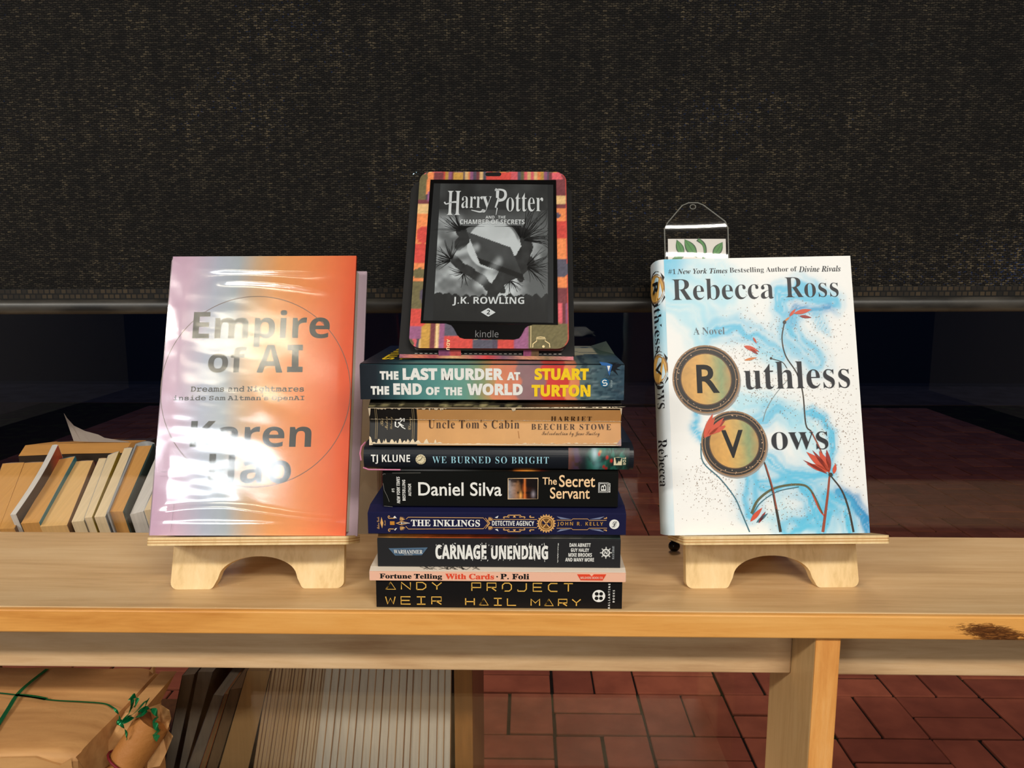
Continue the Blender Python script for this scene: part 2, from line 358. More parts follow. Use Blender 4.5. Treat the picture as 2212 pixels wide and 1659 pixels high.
r = ramp(N, [(.35, s(30, 29, 28)), (.7, s(70, 66, 60))]); nn = noise(N, L, coords(N, L, (18, 60, 60)), 1, 5); L.new(nn, r.inputs[0]); L.new(r.outputs[0], p.inputs['Base Color'])
YS = .786; zb0 = aty(1106, 676, YS)[2]; zb1 = aty(1106, 643, YS)[2]
sh = tag(empty('roller_shade', (0, YS, zb0)), 'black woven roller shade drawn most of the way down the window', 'blind')
part(MB().box(-1.7, 1.7, YS-.0005, YS+.0005, zb1+.010, 2.5, m_shade), 'fabric', sh)
part(MB().box(-1.7, 1.7, YS-.0018, YS+.0018, zb1-.001, zb1+.0105, m_hem), 'hem', sh, .0008)
k = (zb1-zb0)/.022; bp = [(a*k, .011*k+b*k) for a, b in [(0.0, .0115), (.0065, .009), (.010, .003), (.009, -.004), (.006, -.0105), (-.006, -.0105), (-.009, -.004), (-.010, .003), (-.0065, .009)]]
part(MB().prism(bp, lambda a, b: (-1.72, YS+a, zb0+b), lambda a, b: (1.72, YS+a, zb0+b), m_bar, True), 'hem_bar', sh)
part(MB().tube([(-1.7, YS-.026, 2.5), (1.7, YS-.026, 2.5)], .026, m_bar, 16), 'roller_tube', sh)
sh.rotation_euler = (0, R(-.22), 0)
# ------------------------------------------------------------------ the bookcase
def wd(n, a, b, c, **k): return wood(n, s(*a), s(*b), s(*c), **k)
m_top = wd('maple_top', (184, 146, 100), (206, 170, 122), (218, 186, 140), axis='x')
m_edge = wd('honey_edge', (196, 128, 58), (222, 158, 82), (232, 174, 100), axis='x')
kc = aty(2150, 1370, .594); N, L, p = nodes(m_edge)   # a dark knot with torn grain in the front edge
vm = N.new('ShaderNodeVectorMath'); vm.operation = 'SUBTRACT'; L.new(coords(N, L, (1, 1, 1)), vm.inputs[0]); vm.inputs[1].default_value = (kc[0], 0, kc[2])
sx = N.new('ShaderNodeSeparateXYZ'); L.new(vm.outputs[0], sx.inputs[0])
zz = math_('ADD', sx.outputs['Z'], math_('MULTIPLY', sx.outputs['X'], .17))
rr_ = math_('SQRT', math_('ADD', math_('POWER', math_('MULTIPLY', sx.outputs['X'], 34), 2), math_('POWER', math_('MULTIPLY', zz, 130), 2)))
st_ = noise(N, L, coords(N, L, (120, 1, 700), rot=(0, R(-10), 0)), 1, 5, .65, 1.5)
km = math_('SUBTRACT', math_('ADD', 1.02, math_('MULTIPLY', math_('SUBTRACT', st_, .5), 2.2)), rr_)
kr = ramp(N, [(0, (0, 0, 0)), (.22, (1, 1, 1))]); L.new(km, kr.inputs[0]); kcol = ramp(N, [(.3, s(40, 22, 12)), (.52, s(96, 56, 26)), (.7, s(160, 104, 50))]); L.new(st_, kcol.inputs[0])
km_ = N.new('ShaderNodeMixRGB'); L.new(kr.outputs[0], km_.inputs[0]); L.new(p.inputs['Base Color'].links[0].from_socket, km_.inputs[1]); L.new(kcol.outputs[0], km_.inputs[2]); L.new(km_.outputs[0], p.inputs['Base Color'])
m_apr = wd('maple_rail', (178, 138, 98), (204, 168, 126), (220, 188, 148), axis='x')
m_upr = wd('maple_upright', (186, 148, 98), (206, 170, 118), (216, 184, 134), axis='z')
m_endg = wd('rough_honey_edge', (206, 134, 66), (226, 160, 88), (238, 182, 116), axis='z', bumpy=.9)
m_knot = wd('dark_knot', (44, 24, 12), (96, 56, 24), (150, 96, 46), axis='x', scale=3)
bc = tag(empty('bookcase', (0, .69, 0)), 'low maple bookcase under the window holding the book display on its top', 'bookcase')
mb = MB().box(-1.5, 1.5, .6005, .783, .9, ZT, m_top).box(-1.5, 1.5, .5945, .6003, .9, ZT, m_edge)
part(mb, 'top_board', bc, .0012)
XU = .2405
part(MB().box(-1.5, XU, .652, .671, .8375, .9, m_apr), 'apron', bc, .0015)
part(MB().box(XU+.0205, 1.5, .652, .671, .8365, .9, m_apr), 'apron', bc, .0015)
mb = MB().box(XU, XU+.0205, .6022, .708, 0, .9, m_upr); mb.box(XU, XU+.0205, .600, .6022, 0, .9, m_endg); part(mb, 'side_panel', bc, .001)
part(MB().box(-1.48, XU, .62, .775, .60, .62, m_upr), 'shelf', bc, .001); part(MB().box(XU+.0205, 1.48, .62, .775, .34, .36, m_upr), 'shelf', bc, .001)
part(MB().box(-1.5, -1.48, .6, .775, 0, .9, m_upr), 'side_panel', bc, .001); part(MB().box(1.48, 1.5, .6, .775, 0, .9, m_upr), 'side_panel', bc, .001)
# ------------------------------------------------------------------ books of the stack
WHITE = mat('white_print', s(236, 236, 232), .45); BLACKP = mat('black_print', s(18, 18, 18), .5)
CREAM = mat('worn_paper', s(226, 208, 178), .75); GOLD = mat('gold_print', s(196, 148, 72), .4); YEL = mat('yellow_print', s(246, 206, 34), .45)
ART = art('printed_art', .38, .4)
PG = pages('book_pages', s(222, 204, 168), 'z', 2200)
ZC1 = (760, 740, 3.456); ZC2 = (760, 1010, 3.456)
class Book:
    """a book lying flat, spine to the front; local x along the spine, y into the depth, z up"""
    def __init__(s_, zc, q, y, zb, h, body, depth, hinge=.011):
        s_.zc = zc; s_.q = [(zc[0]+a/zc[2], zc[1]+b/zc[2]) for a, b in q]
        l = aty(*s_.q[3], y); r = aty(*s_.q[2], y); s_.x0 = l[0]; s_.L = r[0]-l[0]; s_.y = y; s_.zb = zb; s_.h = h; s_.body = body; s_.D = depth
        s_.H = homog(s_.q); s_.mb = MB(); s_.bulge = lambda f: 0.0; s_.hinge = hinge
    def loc(s_, px, py): a, b = s_.H(s_.zc[0]+px/s_.zc[2], s_.zc[1]+py/s_.zc[2]); return a*s_.L, b*s_.h
    def mp(s_, e=.00025): return lambda x, z: (x, -s_.bulge(z/s_.h)-e, z)
    def bx(s_, x0, y0, x1, y1):
        xm, ym = (x0+x1)/2, (y0+y1)/2
        return (s_.loc(x0, ym)[0], s_.loc(xm, y1)[1], s_.loc(x1, ym)[0], s_.loc(xm, y0)[1])
    def t(s_, body, style, x0, y0, x1, y1, m, e=.0003, **k): s_.mb.text(body, style, s_.bx(x0, y0, x1, y1), m, s_.mp(e), **k)
    def P(s_, *pts): return [s_.loc(*p) for p in pts]
    def poly(s_, pts, m, e=.0003): s_.mb.poly(s_.P(*pts), m, s_.mp(e))
    def line(s_, pts, w, m, e=.0003, smooth=0): s_.mb.stroke(s_.P(*pts), (w if not isinstance(w, tuple) else w) if isinstance(w, tuple) else w, m, s_.mp(e), smooth)
    def disc(s_, x, y, r, m, e=.0003, r0=0):
        cx, cy = s_.loc(x, y); k = s_.L/(abs(s_.q[1][0]-s_.q[0][0])*s_.zc[2]); s_.mb.disc(cx, cy, r*k, m, s_.mp(e), r0=r0*k)
    def art(s_, fn, nx=160, ny=16, u0=0, u1=1, e=.00012):
        s_.mb.grid(nx, ny, fn, lambda a, b: s_.mp(e)((u0+(u1-u0)*a)*s_.L, b*s_.h), ART)
    def shell(s_, m, m_top=None, t=.0005, soft=.0012):
        """wrap-round cover: spine, hinges and both boards as one sheet"""
        h, b, D, k = s_.h, s_.body, s_.D, s_.hinge; n = 10
        sp_ = [(-s_.bulge(i/n), h*i/n) for i in range(n+1)]
        sp_[0] = (soft-s_.bulge(0), 0); sp_[-1] = (soft-s_.bulge(1), h)
        sp_ = [(-s_.bulge(0)+soft, 0), (-s_.bulge(0), soft*.7)]+[(-s_.bulge(i/n), h*i/n) for i in range(1, n)]+[(-s_.bulge(1), h-soft*.7), (-s_.bulge(1)+soft, h)]
        outer = [(D, 0)]+sp_+[(k, b), (D, b)]
        inner = [(D, b-t), (k, b-t)]+[(y+t*1.3, min(max(z, t), h-t)) for y, z in reversed(sp_)]+[(D, t)]
        prof = outer+inner; no = len(outer)
        s_.mb.loft([[(0, y, z) for y, z in prof], [(s_.L, y, z) for y, z in prof]], m, False, caps=False)
        for x in (0, s_.L):
            for i in range(no-1): s_.mb.add([(x, *prof[i]), (x, *prof[i+1]), (x, *prof[-2-i]), (x, *prof[-1-i])], [(0, 1, 2, 3)], m)
    def finish(s_, name, label, group='books in the middle stack', pg=PG, rec=.0006, ov=.0008, fr=.002):
        r = empty(name, (s_.x0, s_.y, s_.zb)); tag(r, label, 'book', group)
        s_.mb.build('cover', r); t = .0009; h, b, k = s_.h, s_.body, s_.hinge
        p = MB(); pr = [(fr, t), (s_.D-ov, t), (s_.D-ov, b-t), (k+.001, b-t), (fr, min(h, b)-t*1.5)]
        p.prism(pr, lambda y, z: (rec, y, z), lambda y, z: (s_.L-rec, y, z), pg); p.build('page_block', r)
        return r
def cm(n, c, rough=.4, **k): return mat(n, s(*c), rough, **k)
# --- bottom: black with gold geometric letters
b = Book(ZC2, [(175, 830), (2013, 850), (2015, 1068), (185, 1040)], .6035, ZT, .0247, .025, .14, .004)
b.shell(cm('black_cover', (16, 15, 16), .45))
A_ = {'A': [[(0, 0), (.5, 1), (1, 0), (0, 0), (.5, 1)]], 'N': [[(0, 0), (0, 1), (.95, 0), (.95, 1)]], 'D': [[(0, 0), (0, 1), (.62, 1), (.95, .7), (.95, .3), (.62, 0), (0, 0)]], 'Y': [[(0, 1), (.5, .48), (1, 1)], [(.5, .48), (.5, 0)]],
      'W': [[(0, 1), (.2, 0), (.5, .8), (.8, 0), (1, 1)]], 'E': [[(1, 1), (0, 1), (0, 0), (1, 0)], [(0, .5), (.9, .5)]], 'I': [[(.05, 1), (.95, 1)], [(.05, 0), (.95, 0)], [(.5, 0), (.5, 1)]], 'R': [[(0, 0), (0, 1), (1, 1), (1, .45), (0, .45)], [(.45, .45), (1, 0)]],
      'P': [[(0, 0), (0, 1), (1, 1), (1, .42), (0, .42)]], 'O': [[(.25, 0), (0, .25), (0, .75), (.25, 1), (.75, 1), (1, .75), (1, .25), (.75, 0), (.25, 0), (0, .25)]], 'J': [[(.95, 1), (.95, .25), (.75, 0), (0, 0), (0, .2)]], 'C': [[(1, 1), (.25, 1), (0, .75), (0, .25), (.25, 0), (1, 0)]],
      'T': [[(0, 1), (1, 1)], [(.5, 1), (.5, 0)]], 'H': [[(0, 0), (0, 1)], [(1, 0), (1, 1)], [(0, .5), (1, .5)]], 'L': [[(0, 1), (0, 0), (1, 0)]], 'M': [[(0, 0), (0, 1), (.5, .4), (1, 1), (1, 0)]]}
for wrd, x0, y0, x1, y1, fr in (('ANDY', 250, 852, 655, 905, .62), ('PROJECT', 878, 862, 1635, 922, .58), ('WEIR', 250, 960, 655, 1015, .62), ('HAIL', 835, 975, 1210, 1027, .62), ('MARY', 1323, 985, 1698, 1035, .62)):
    X0, Y0_, X1, Y1_ = b.bx(x0, y0, x1, y1); n = len(wrd); lw = (X1-X0)/(n-1+fr)
    for i, ch in enumerate(wrd):
        for st in A_[ch]: b.mb.stroke([(X0+i*lw+px*lw*fr, Y0_+py*(Y1_-Y0_)) for px, py in st], .00095, cm('gold_foil', (222, 176, 84), .3), b.mp())
b.disc(1835, 962, 48, WHITE)
for dx in (-17, 17):
    for dy in (-17, 17): b.disc(1835+dx, 962+dy, 14, BLACKP, .0005)
b.t('BALLANTINE', 'sb', 1907, 868, 1922, 1060, WHITE, rot=90, space=1.4); b.t('BOOKS', 'sb', 1942, 918, 1957, 1012, WHITE, rot=90, space=1.4)
b.finish('paperback_book', 'thick black paperback with wide gold letters, bottom of the middle stack')
# --- thin pink paperback
b = Book(ZC2, [(132, 755), (2045, 785), (2045, 850), (132, 828)], .6005, .945, .0083, .010, .138, .006)
b.shell(cm('cream_cover', (214, 200, 184), .5)); pk = cm('salmon_print', (238, 186, 160), .45)
b.mb.box(.0002, b.L-.0002, -.00012, .001, .0002, b.h-.0003, pk)
RED = cm('orange_red_print', (226, 74, 46)); b.t('Fortune Telling', 'rb', 218, 778, 723, 825, BLACKP, off=.012); b.t('With Cards', 'rb', 748, 782, 1120, 823, RED, off=.012); b.disc(1143, 805, 6, BLACKP); b.t('P. Foli', 'rb', 1167, 785, 1378, 825, BLACKP, off=.012)
b.poly([(1715, 792), (1800, 793), (1815, 808), (1830, 793), (1915, 794), (1890, 836), (1740, 834)], RED); b.t('WILSHIRE BOOK CO.', 'sb', 1737, 809, 1894, 824, cm('pale_pink_print', (244, 200, 180)), .0006)
for k in range(26):
    x = random.uniform(.2, .45)*b.L; b.mb.stroke([(x, .002), (x+random.uniform(-.01, .01), .006)], .0004, BLACKP, lambda X, Y: (X, .0008+Y*.7, .0084+.0017*Y/.006+.0002))
b.finish('paperback_book', 'thin salmon pink paperback with black and red lettering in the middle stack')
# --- charcoal paperback, white distressed capitals
b = Book(ZC2, [(188, 528), (2000, 545), (2003, 770), (195, 742)], .605, .955, .0247, .0293, .135, .013)
b.shell(cm('charcoal_cover', (38, 38, 40), .4))
b.mb.grid(60, 4, lambda u, v: grad(u, [(0, s(150, 110, 70)), (.08, s(190, 130, 60)), (.2, s(200, 100, 44)), (.45, s(150, 60, 34)), (.6, s(70, 70, 66)), (.75, s(110, 106, 100)), (1, s(50, 66, 64))])*(.6+.7*vnoise(u*40, v*3, 3)[..., None]), lambda a, c: (a*b.L, .0012+c*.0115, .0247+.0046*c*.97+.0002), ART)
b.poly([(270, 602), (552, 597), (510, 655), (318, 657)], cm('steel_blue_print', (82, 108, 134), .35)); b.poly([(300, 612), (525, 608), (500, 645), (325, 647)], cm('deep_steel_print', (58, 80, 104), .35), .0005)
b.t('WARHAMMER', 'rb', 308, 613, 515, 642, WHITE, .0007); b.t('40,000', 'sb', 380, 645, 443, 656, cm('grey_print', (170, 176, 180)), .0007)
b.t('CARNAGE', 'sb', 608, 578, 983, 688, WHITE, off=.018); b.t('UNENDING', 'sb', 1017, 585, 1445, 692, WHITE, off=.018)
bk_ = cm('charcoal_print', (38, 38, 40))
for k in range(46):   # ink worn out of the letters
    x, y = random.uniform(612, 1440), random.choice([random.uniform(640, 690), random.uniform(580, 600), random.uniform(580, 690)]); q = random.uniform(2, 6); b.poly([(x-q, y), (x, y-q*1.4), (x+q*.6, y+q*.3), (x-q*.2, y+q*1.6)], bk_, .0005)
for k in range(30):
    x, y = random.uniform(600, 1440), random.choice([random.uniform(562, 582), random.uniform(685, 700)]); b.line([(x, y), (x+random.uniform(-4, 4), y+random.uniform(5, 14))], .0004, WHITE)
for y in range(570, 720, 9): b.line([(1519, y), (1519+random.uniform(-1, 3), y+6)], random.uniform(.0003, .0007), WHITE)
for tx, *q in (('DAN ABNETT', 1606, 570, 1768, 598), ('GUY HALEY', 1617, 609, 1757, 637), ('MIKE BROOKS', 1600, 646, 1780, 675), ('AND MANY MORE', 1577, 683, 1797, 712)): b.t(tx, 'sb', *q, WHITE, off=.004)
b.disc(1888, 645, 30, WHITE, r0=20); b.t('N', 'sb', 1876, 632, 1900, 658, WHITE)
for k in range(8): a = k*math.pi/4; b.line([(1888+28*math.cos(a), 645+28*math.sin(a)), (1888+42*math.cos(a), 645+42*math.sin(a))], .001, WHITE); b.disc(1888+42*math.cos(a), 645+42*math.sin(a), 4.5, WHITE)
b.t('BLACK LIBRARY', 'rb', 1936, 592, 1952, 695, cm('grey_print', (170, 176, 180)), rot=90)
b.finish('paperback_book', 'charcoal grey paperback with worn white capitals, third from the bottom of the stack')
# --- navy paperback with gold ornaments
b = Book(ZC2, [(122, 320), (2045, 340), (2045, 505), (122, 485)], .601, .9845, .0188, .022, .14, .012)
NAVY = cm('navy_cover', (27, 28, 62), .35); b.shell(NAVY)
b.t('THE INKLINGS', 'rb', 445, 378, 960, 428, WHITE, off=.006); b.t('DETECTIVE AGENCY', 'sb', 1050, 389, 1363, 425, WHITE); b.t('JOHN R. KELLY', 'sb', 1535, 399, 1875, 433, GOLD, space=1.25, off=-.006)
PE = cm('peach_gold_print', (222, 170, 104), .4)
for pts in ([(410, 372), (425, 358), (985, 366), (1020, 405), (985, 446), (425, 446), (405, 425)], [(1000, 366), (1035, 405), (1000, 446)], [(1010, 384), (1030, 406), (1010, 428)]): b.line(pts, .00045, PE)
b.line([(1050, 378), (1385, 380)], .0004, PE); b.line([(1050, 438), (1385, 440)], .0004, PE)
b.line([(1530, 385), (1640, 386), (1650, 376), (1760, 377), (1770, 388), (1900, 388)], .0004, PE); b.line([(1530, 445), (1640, 446), (1650, 456), (1760, 457), (1770, 446), (1905, 446)], .0004, PE)
def scroll(x, y, sx, sy, sz=26, m=None):
    pts = [(x+sx*(sz*1.5-t*sz*1.6), y+sy*(sz*.5)) for t in (0, .4, .7)]+[(x+sx*(-sz*.3-.42*sz*(1-k/14)*math.sin(k*.55)), y+sy*(sz*.05+.48*sz*(1-k/14)*math.cos(k*.55))) for k in range(12)]
    b.line(pts, (.0007, .0003), m or PE, smooth=3)
def leafs(x, y, sx, sy):
    for k in range(5):
        a = .25+k*.28; p0 = (x, y); p1 = (x+sx*(44-3*k)*math.cos(a), y-sy*(44-3*k)*math.sin(a)); mx_ = ((p0[0]+p1[0])/2, (p0[1]+p1[1])/2); nx, ny = -(p1[1]-p0[1])*.1, (p1[0]-p0[0])*.1
        b.poly([p0, (mx_[0]+nx, mx_[1]+ny), p1, (mx_[0]-nx, mx_[1]-ny)], PE)
for sy in (1, -1):
    leafs(375, 405-sy*28, -1, sy) if False else leafs(372-10, 405-sy*22, 1, sy); scroll(290, 405-sy*52, 1, sy, 24)
    leafs(1022, 408-sy*20, 1, sy); scroll(1340, 410-sy*54, 1, sy, 16); b.poly([(1070, 408-sy*44), (1098, 408-sy*58), (1090, 408-sy*40)], WHITE); b.poly([(312, 402-sy*42), (340, 402-sy*36), (325, 402-sy*55)], WHITE)
    for x, d in ((1180, 1), (1250, -1)):
        scroll(x, 408-sy*50, d, -sy, 22); scroll(x-d*36, 408-sy*42, d, -sy, 14)
    b.poly([(1205, 408-sy*44), (1216, 408-sy*64), (1228, 408-sy*44)], PE); b.poly([(1530, 415-sy*58), (1560, 415-sy*38), (1640, 415-sy*36)], cm('silver_blue_print', (120, 130, 160))); b.poly([(1885, 417-sy*58), (1850, 417-sy*38), (1770, 417-sy*36)], cm('silver_blue_print', (120, 130, 160))); scroll(1895, 417-sy*48, -1, sy, 10)
b.disc(1453, 410, 62, PE, r0=52); b.disc(1453, 410, 46, PE, .0003, r0=40); b.disc(1453, 410, 52, cm('bronze_print', (120, 84, 44)), .0002)
for k in range(20): a = k*math.pi/10; b.disc(1453+66*math.cos(a), 410+64*math.sin(a), 5, PE)
b.disc(1436, 402, 14, NAVY, .0004); b.disc(1470, 418, 14, NAVY, .0004); b.line([(1428, 440), (1480, 378)], .0008, PE, .0005); b.line([(1428, 380), (1478, 440)], .0008, PE, .0005)
b.poly([(330, 402), (375, 386), (432, 401), (375, 418)], PE); b.poly([(345, 402), (378, 392), (425, 401), (378, 411)], NAVY, .0005); b.disc(376, 401, 6, WHITE, .0007); b.line([(376, 401), (436, 401)], .0004, WHITE, .0007); b.poly([(288, 388), (322, 388), (322, 415), (288, 415)], cm('ochre_print', (196, 132, 50))); b.poly([(225, 355), (238, 400), (228, 440), (216, 400)], PE); b.t('Bakers Goods', 'scr', 190, 355, 208, 445, PE, rot=90); b.t('Inside', 'scr', 243, 380, 255, 420, PE, rot=90)
b.disc(1958, 418, 37, WHITE); b.t('L', 'scr', 1940, 396, 1976, 440, BLACKP, .0005)
for pts in ([(.012, .0), (b.L-.012, .0)],): b.mb.stroke(pts, .0006, PE, lambda X, Y: (X, .0125+Y, .0222))
b.mb.box(.012, .0128, .0125, .13, .022, .0222, PE); b.mb.box(b.L-.0128, b.L-.012, .0125, .13, .022, .0222, PE)
b.finish('paperback_book', 'navy paperback with gold ornaments and white capitals in the middle stack')
# --- small black thriller
b = Book(ZC2, [(232, 35), (1983, 35), (1985, 310), (235, 290)], .606, 1.0065, .0297, .032, .105, .010)
b.shell(cm('black_glossy_cover', (17, 18, 17), .32))
b.t('#1', 'sb', 295, 160, 315, 186, WHITE, rot=90); b.t('NEW YORK TIMES', 'sbi', 330, 72, 353, 266, WHITE, rot=90); b.t('BESTSELLING', 'sb', 370, 95, 391, 247, WHITE, rot=90); b.t('AUTHOR', 'sb', 411, 122, 432, 213, WHITE, rot=90)
b.t('Daniel Silva', 'g', 482, 112, 1088, 213, WHITE, off=.012); PCH = cm('peach_print', (244, 206, 160)); b.t('The', 'g', 1393, 74, 1503, 130, PCH, off=.012); b.t('Secret', 'g', 1520, 56, 1800, 148, PCH, off=.012); b.t('Servant', 'g', 1452, 150, 1760, 238, PCH, off=.012)
b.poly([(1132, 82), (1361, 78), (1361, 238), (1133, 240)], PCH); fx0, fz0, fx1, fz1 = b.bx(1137, 84, 1357, 235)
def f_(u, v):
    base = grad(u, [(0, s(150, 150, 156)), (.3, s(170, 120, 80)), (.45, s(40, 24, 18)), (.55, s(180, 90, 40)), (.65, s(60, 30, 20)), (1, s(26, 18, 18))])*(.35+1.0*fbm(u*7, v*6, 9)[..., None])
    base = mix(base, s(18, 12, 12), sst(.55, .8, v+.5*u-.25+.3*(fbm(u*9, v*8, 2)-.5))*.9); base = mix(base, s(14, 10, 12), np.exp(-((v-.3)/.06)**2)*(u > .3)); base = mix(base, s(240, 170, 90), np.exp(-((u-.42)/.05)**2-((v-.15)/.2)**2)); base = mix(base, s(236, 130, 60), np.exp(-((u-.56)/.03)**2)*.8); return mix(base, s(170, 160, 170), np.exp(-((u-.85)/.06)**2-((v-.22)/.15)**2)*.7)
b.mb.grid(46, 34, f_, lambda a, c: b.mp(.0005)(fx0+(fx1-fx0)*a, fz0+(fz1-fz0)*c), ART)
for pts in ([(1828, 114), (1903, 114), (1903, 189), (1828, 189), (1828, 114)], [(1836, 122), (1895, 122), (1895, 181), (1836, 181), (1836, 122)]): b.line(pts, .0004, WHITE)
b.t('B', 'g', 1848, 128, 1886, 176, WHITE, rot=90); b.t('BERKLEY', 'sb', 1908, 115, 1922, 189, WHITE, rot=90)
wr = cm('crease_grey', (120, 118, 112), .7)
for pts in ([(236, 120), (243, 170), (262, 210), (278, 255)], [(234, 60), (242, 52), (254, 54)], [(240, 285), (300, 291)], [(300, 46), (500, 44)]): b.line(pts, .0003, wr)
b.mb.grid(50, 4, lambda u, v: grad(u, [(0, s(60, 60, 60)), (.2, s(90, 90, 92)), (.42, s(30, 30, 28)), (.55, s(26, 20, 16)), (.58, s(216, 120, 40)), (.62, s(230, 150, 60)), (.66, s(90, 30, 16)), (.7, s(24, 22, 20)), (1, s(22, 22, 20))]), lambda a, c: (a*b.L, .0012+c*.0085, .0297+.0023*c*.97+.0002), ART)
b.finish('paperback_book', 'small black thriller paperback with large white author lettering, fourth below the e-reader')
# --- hardcover in dark jacket
b = Book(ZC1, [(95, 790), (2095, 795), (2100, 950), (95, 945)], .6065, 1.0385, .0178, .0198, .145, .012)
b.bulge = lambda f: .003*(1-(2*min(max(f, 0), 1)-1)**2)
b.shell(cm('blue_black_jacket', (25, 29, 36), .36), soft=.0008)
b.t('TJ KLUNE', 'sb', 152, 838, 443, 905, WHITE, .0009); b.disc(522, 872, 38, cm('clock_cream', (226, 214, 180)), .0008); b.disc(522, 872, 30, cm('clock_tan', (190, 172, 136)), .0010, r0=27)
for k in range(12): a = k*math.pi/6; b.disc(522+32*math.cos(a), 872+32*math.sin(a), 2.2, BLACKP, .0012)
b.line([(522, 872), (536, 852)], .0004, BLACKP, .0012); b.line([(522, 872), (504, 878)], .0004, BLACKP, .0012)
b.t('WE BURNED SO BRIGHT', 'rb', 608, 850, 1470, 900, cm('pale_blue_print', (156, 206, 222)), .0009, off=-.006, space=1.12)
def f_(u, v):
    c = np.ones(u.shape+(3,))*np.array(s(34, 44, 48)); n = fbm(u*14, v*4, 4); c = mix(c, s(110, 70, 62), sst(.25, .0, u)*.9*(.5+n)); c = mix(c, s(80, 62, 84), np.exp(-((u-.13)/.07)**2)*(n > .45)); c = mix(c, s(44, 110, 96), sst(.25, .4, u)*sst(.35, .6, n)); c = mix(c, s(30, 64, 52), sst(.5, .7, u)*sst(.4, .6, fbm(u*30, v*3, 8)))
    c = mix(c, s(180, 210, 220), np.exp(-((u-.43)/.05)**2-((v-.75)/.3)**2)*.8); c = mix(c, s(120, 190, 190), np.exp(-((u-.47)/.06)**2-((v-.2)/.25)**2)*.6)
    for x, y in ((.5, .75), (.63, .6), (.58, .15), (.7, .45), (.62, .05)): c = mix(c, s(196, 40, 36), np.exp(-(((u-x)/.022)**2+((v-y)/.09)**2)**2))
    c = mix(c, s(210, 150, 70), np.exp(-((u-.52)/.02)**2-((v-.85)/.06)**2)); return mix(c, s(24, 30, 36), sst(.85, 1, u))
u0 = b.loc(1615, 870)[0]/b.L; b.art(f_, 70, 22, u0, .985, .0002)
b.poly([(1950, 856), (1980, 852), (2010, 856), (2010, 912), (1950, 912)], cm('clock_cream', (226, 214, 180)), .0009); b.poly([(1958, 855), (2006, 855), (1994, 884), (1986, 872), (1972, 902)], cm('dark_teal_print', (30, 50, 48)), .0012); b.t('TOR', 'sb', 2016, 852, 2038, 912, cm('clock_cream', (226, 214, 180)), .0009, rot=-90)
rt = b.finish('hardcover_book', 'slim hardcover in a dark jacket with pale blue serif title, topmost hardback of the stack', ov=.004, rec=.003)
pkm = cm('pink_board', (196, 120, 150), .5)
MB().tube([(-.0012, .012, .019), (-.0034, .007, .0165), (-.0042, .004, .0115), (-.003, .002, .006)], .0007, pkm, 8).tube([(-.001, .001, .0004), (.004, -.003, -.0002), (.03, -.004, 0)], .0007, pkm, 6).build('headband', rt)['label'] = 'pink board edge'
# --- worn tan classic
b = Book(ZC1, [(130, 485), (2012, 505), (2012, 775), (130, 765)], .604, 1.0585, .031, .0376, .132, .014)
b.bulge = lambda f: -.0050*max(0, 1-abs(f-.60)/(.40 if f > .60 else .60))
b.shell(cm('black_worn_cover', (24, 22, 20), .42)); TAN = cm('tan_cover', (205, 152, 92), .45)
fx = b.loc(500, 640)[0]/b.L
b.art(lambda u, v: grad(u, [(0, s(203, 150, 92)), (.6, s(208, 156, 98)), (1, s(198, 142, 84))])*(.92+.16*fbm(u*20, v*4, 6)[..., None]), 60, 21, fx, .9985, .0002)

b.art(lambda u, v: np.ones(u.shape+(3,))*np.array(s(30, 28, 26))*(.7+.6*fbm(u*8, v*4, 3)[..., None]), 12, 21, .003, fx, .00015)
DB = cm('dark_brown_print', (58, 36, 22))
b.t("Uncle Tom's Cabin", 'rb', 583, 588, 1268, 650, DB, .0008, off=-.006, space=1.1); b.t('HARRIET', 'rb', 1502, 565, 1798, 600, DB, .0008, off=-.006, space=1.25); b.t('BEECHER STOWE', 'rb', 1358, 622, 1938, 662, DB, .0008, off=-.006, space=1.2); b.t('Introduction by Jane Smiley', 'scr', 1435, 672, 1857, 711, DB, .0008, off=-.006)
GL = cm('dull_gold_print', (168, 148, 110))
for x in (180, 192, 465, 478): b.line([(x, 490), (x-2, 600), (x-4, 722)], .0003, GL, .0004)
b.t('The', 'scr', 213, 572, 236, 630, GL, .0005, rot=90); b.t('Modern', 'scr', 248, 560, 272, 656, GL, .0005, rot=90); b.t('Library', 'scr', 290, 562, 312, 656, GL, .0005, rot=90); b.t('Classics', 'scr', 428, 566, 452, 658, GL, .0005, rot=90)
for pts in ([(330, 585), (395, 582), (398, 572)], [(352, 605), (385, 640), (408, 652)], [(385, 585), (360, 610), (395, 632)], [(330, 600), (330, 632), (350, 640), (365, 620)], [(395, 600), (402, 575)]): b.line(pts, (.0011, .0005), WHITE, .0005)
b.disc(372, 576, 7, WHITE, .0005)
def ragged(y, x0, x1, n, hmax, up=1):
    x = x0
    while x < x1:
        w = random.uniform(8, 60); hh = random.uniform(.15, 1)**2*hmax
        b.poly([(x, y), (x+w*.3, y+up*hh*random.uniform(.3, 1)), (x+w*.6, y+up*hh), (x+w, y)], CREAM, .0006); x += w*random.uniform(.4, .9)
    b.line([(x0, y), (x1, y+ (x1-x0)*.009)], .0006, CREAM, .0006)
ragged(490, 140, 560, 1, 20); ragged(492, 480, 700, 1, 26); ragged(494, 700, 2000, 1, 12); ragged(752, 140, 660, 1, -34); ragged(758, 640, 1990, 1, -8)
x = 135
while x < 2000: b.poly([(x, 580+(x-135)*.0155), (x+16, 577+(x-135)*.0155+random.uniform(-3, 2)), (x+34, 581+(x-119)*.0155)], CREAM, .0006); x += random.uniform(14, 30)
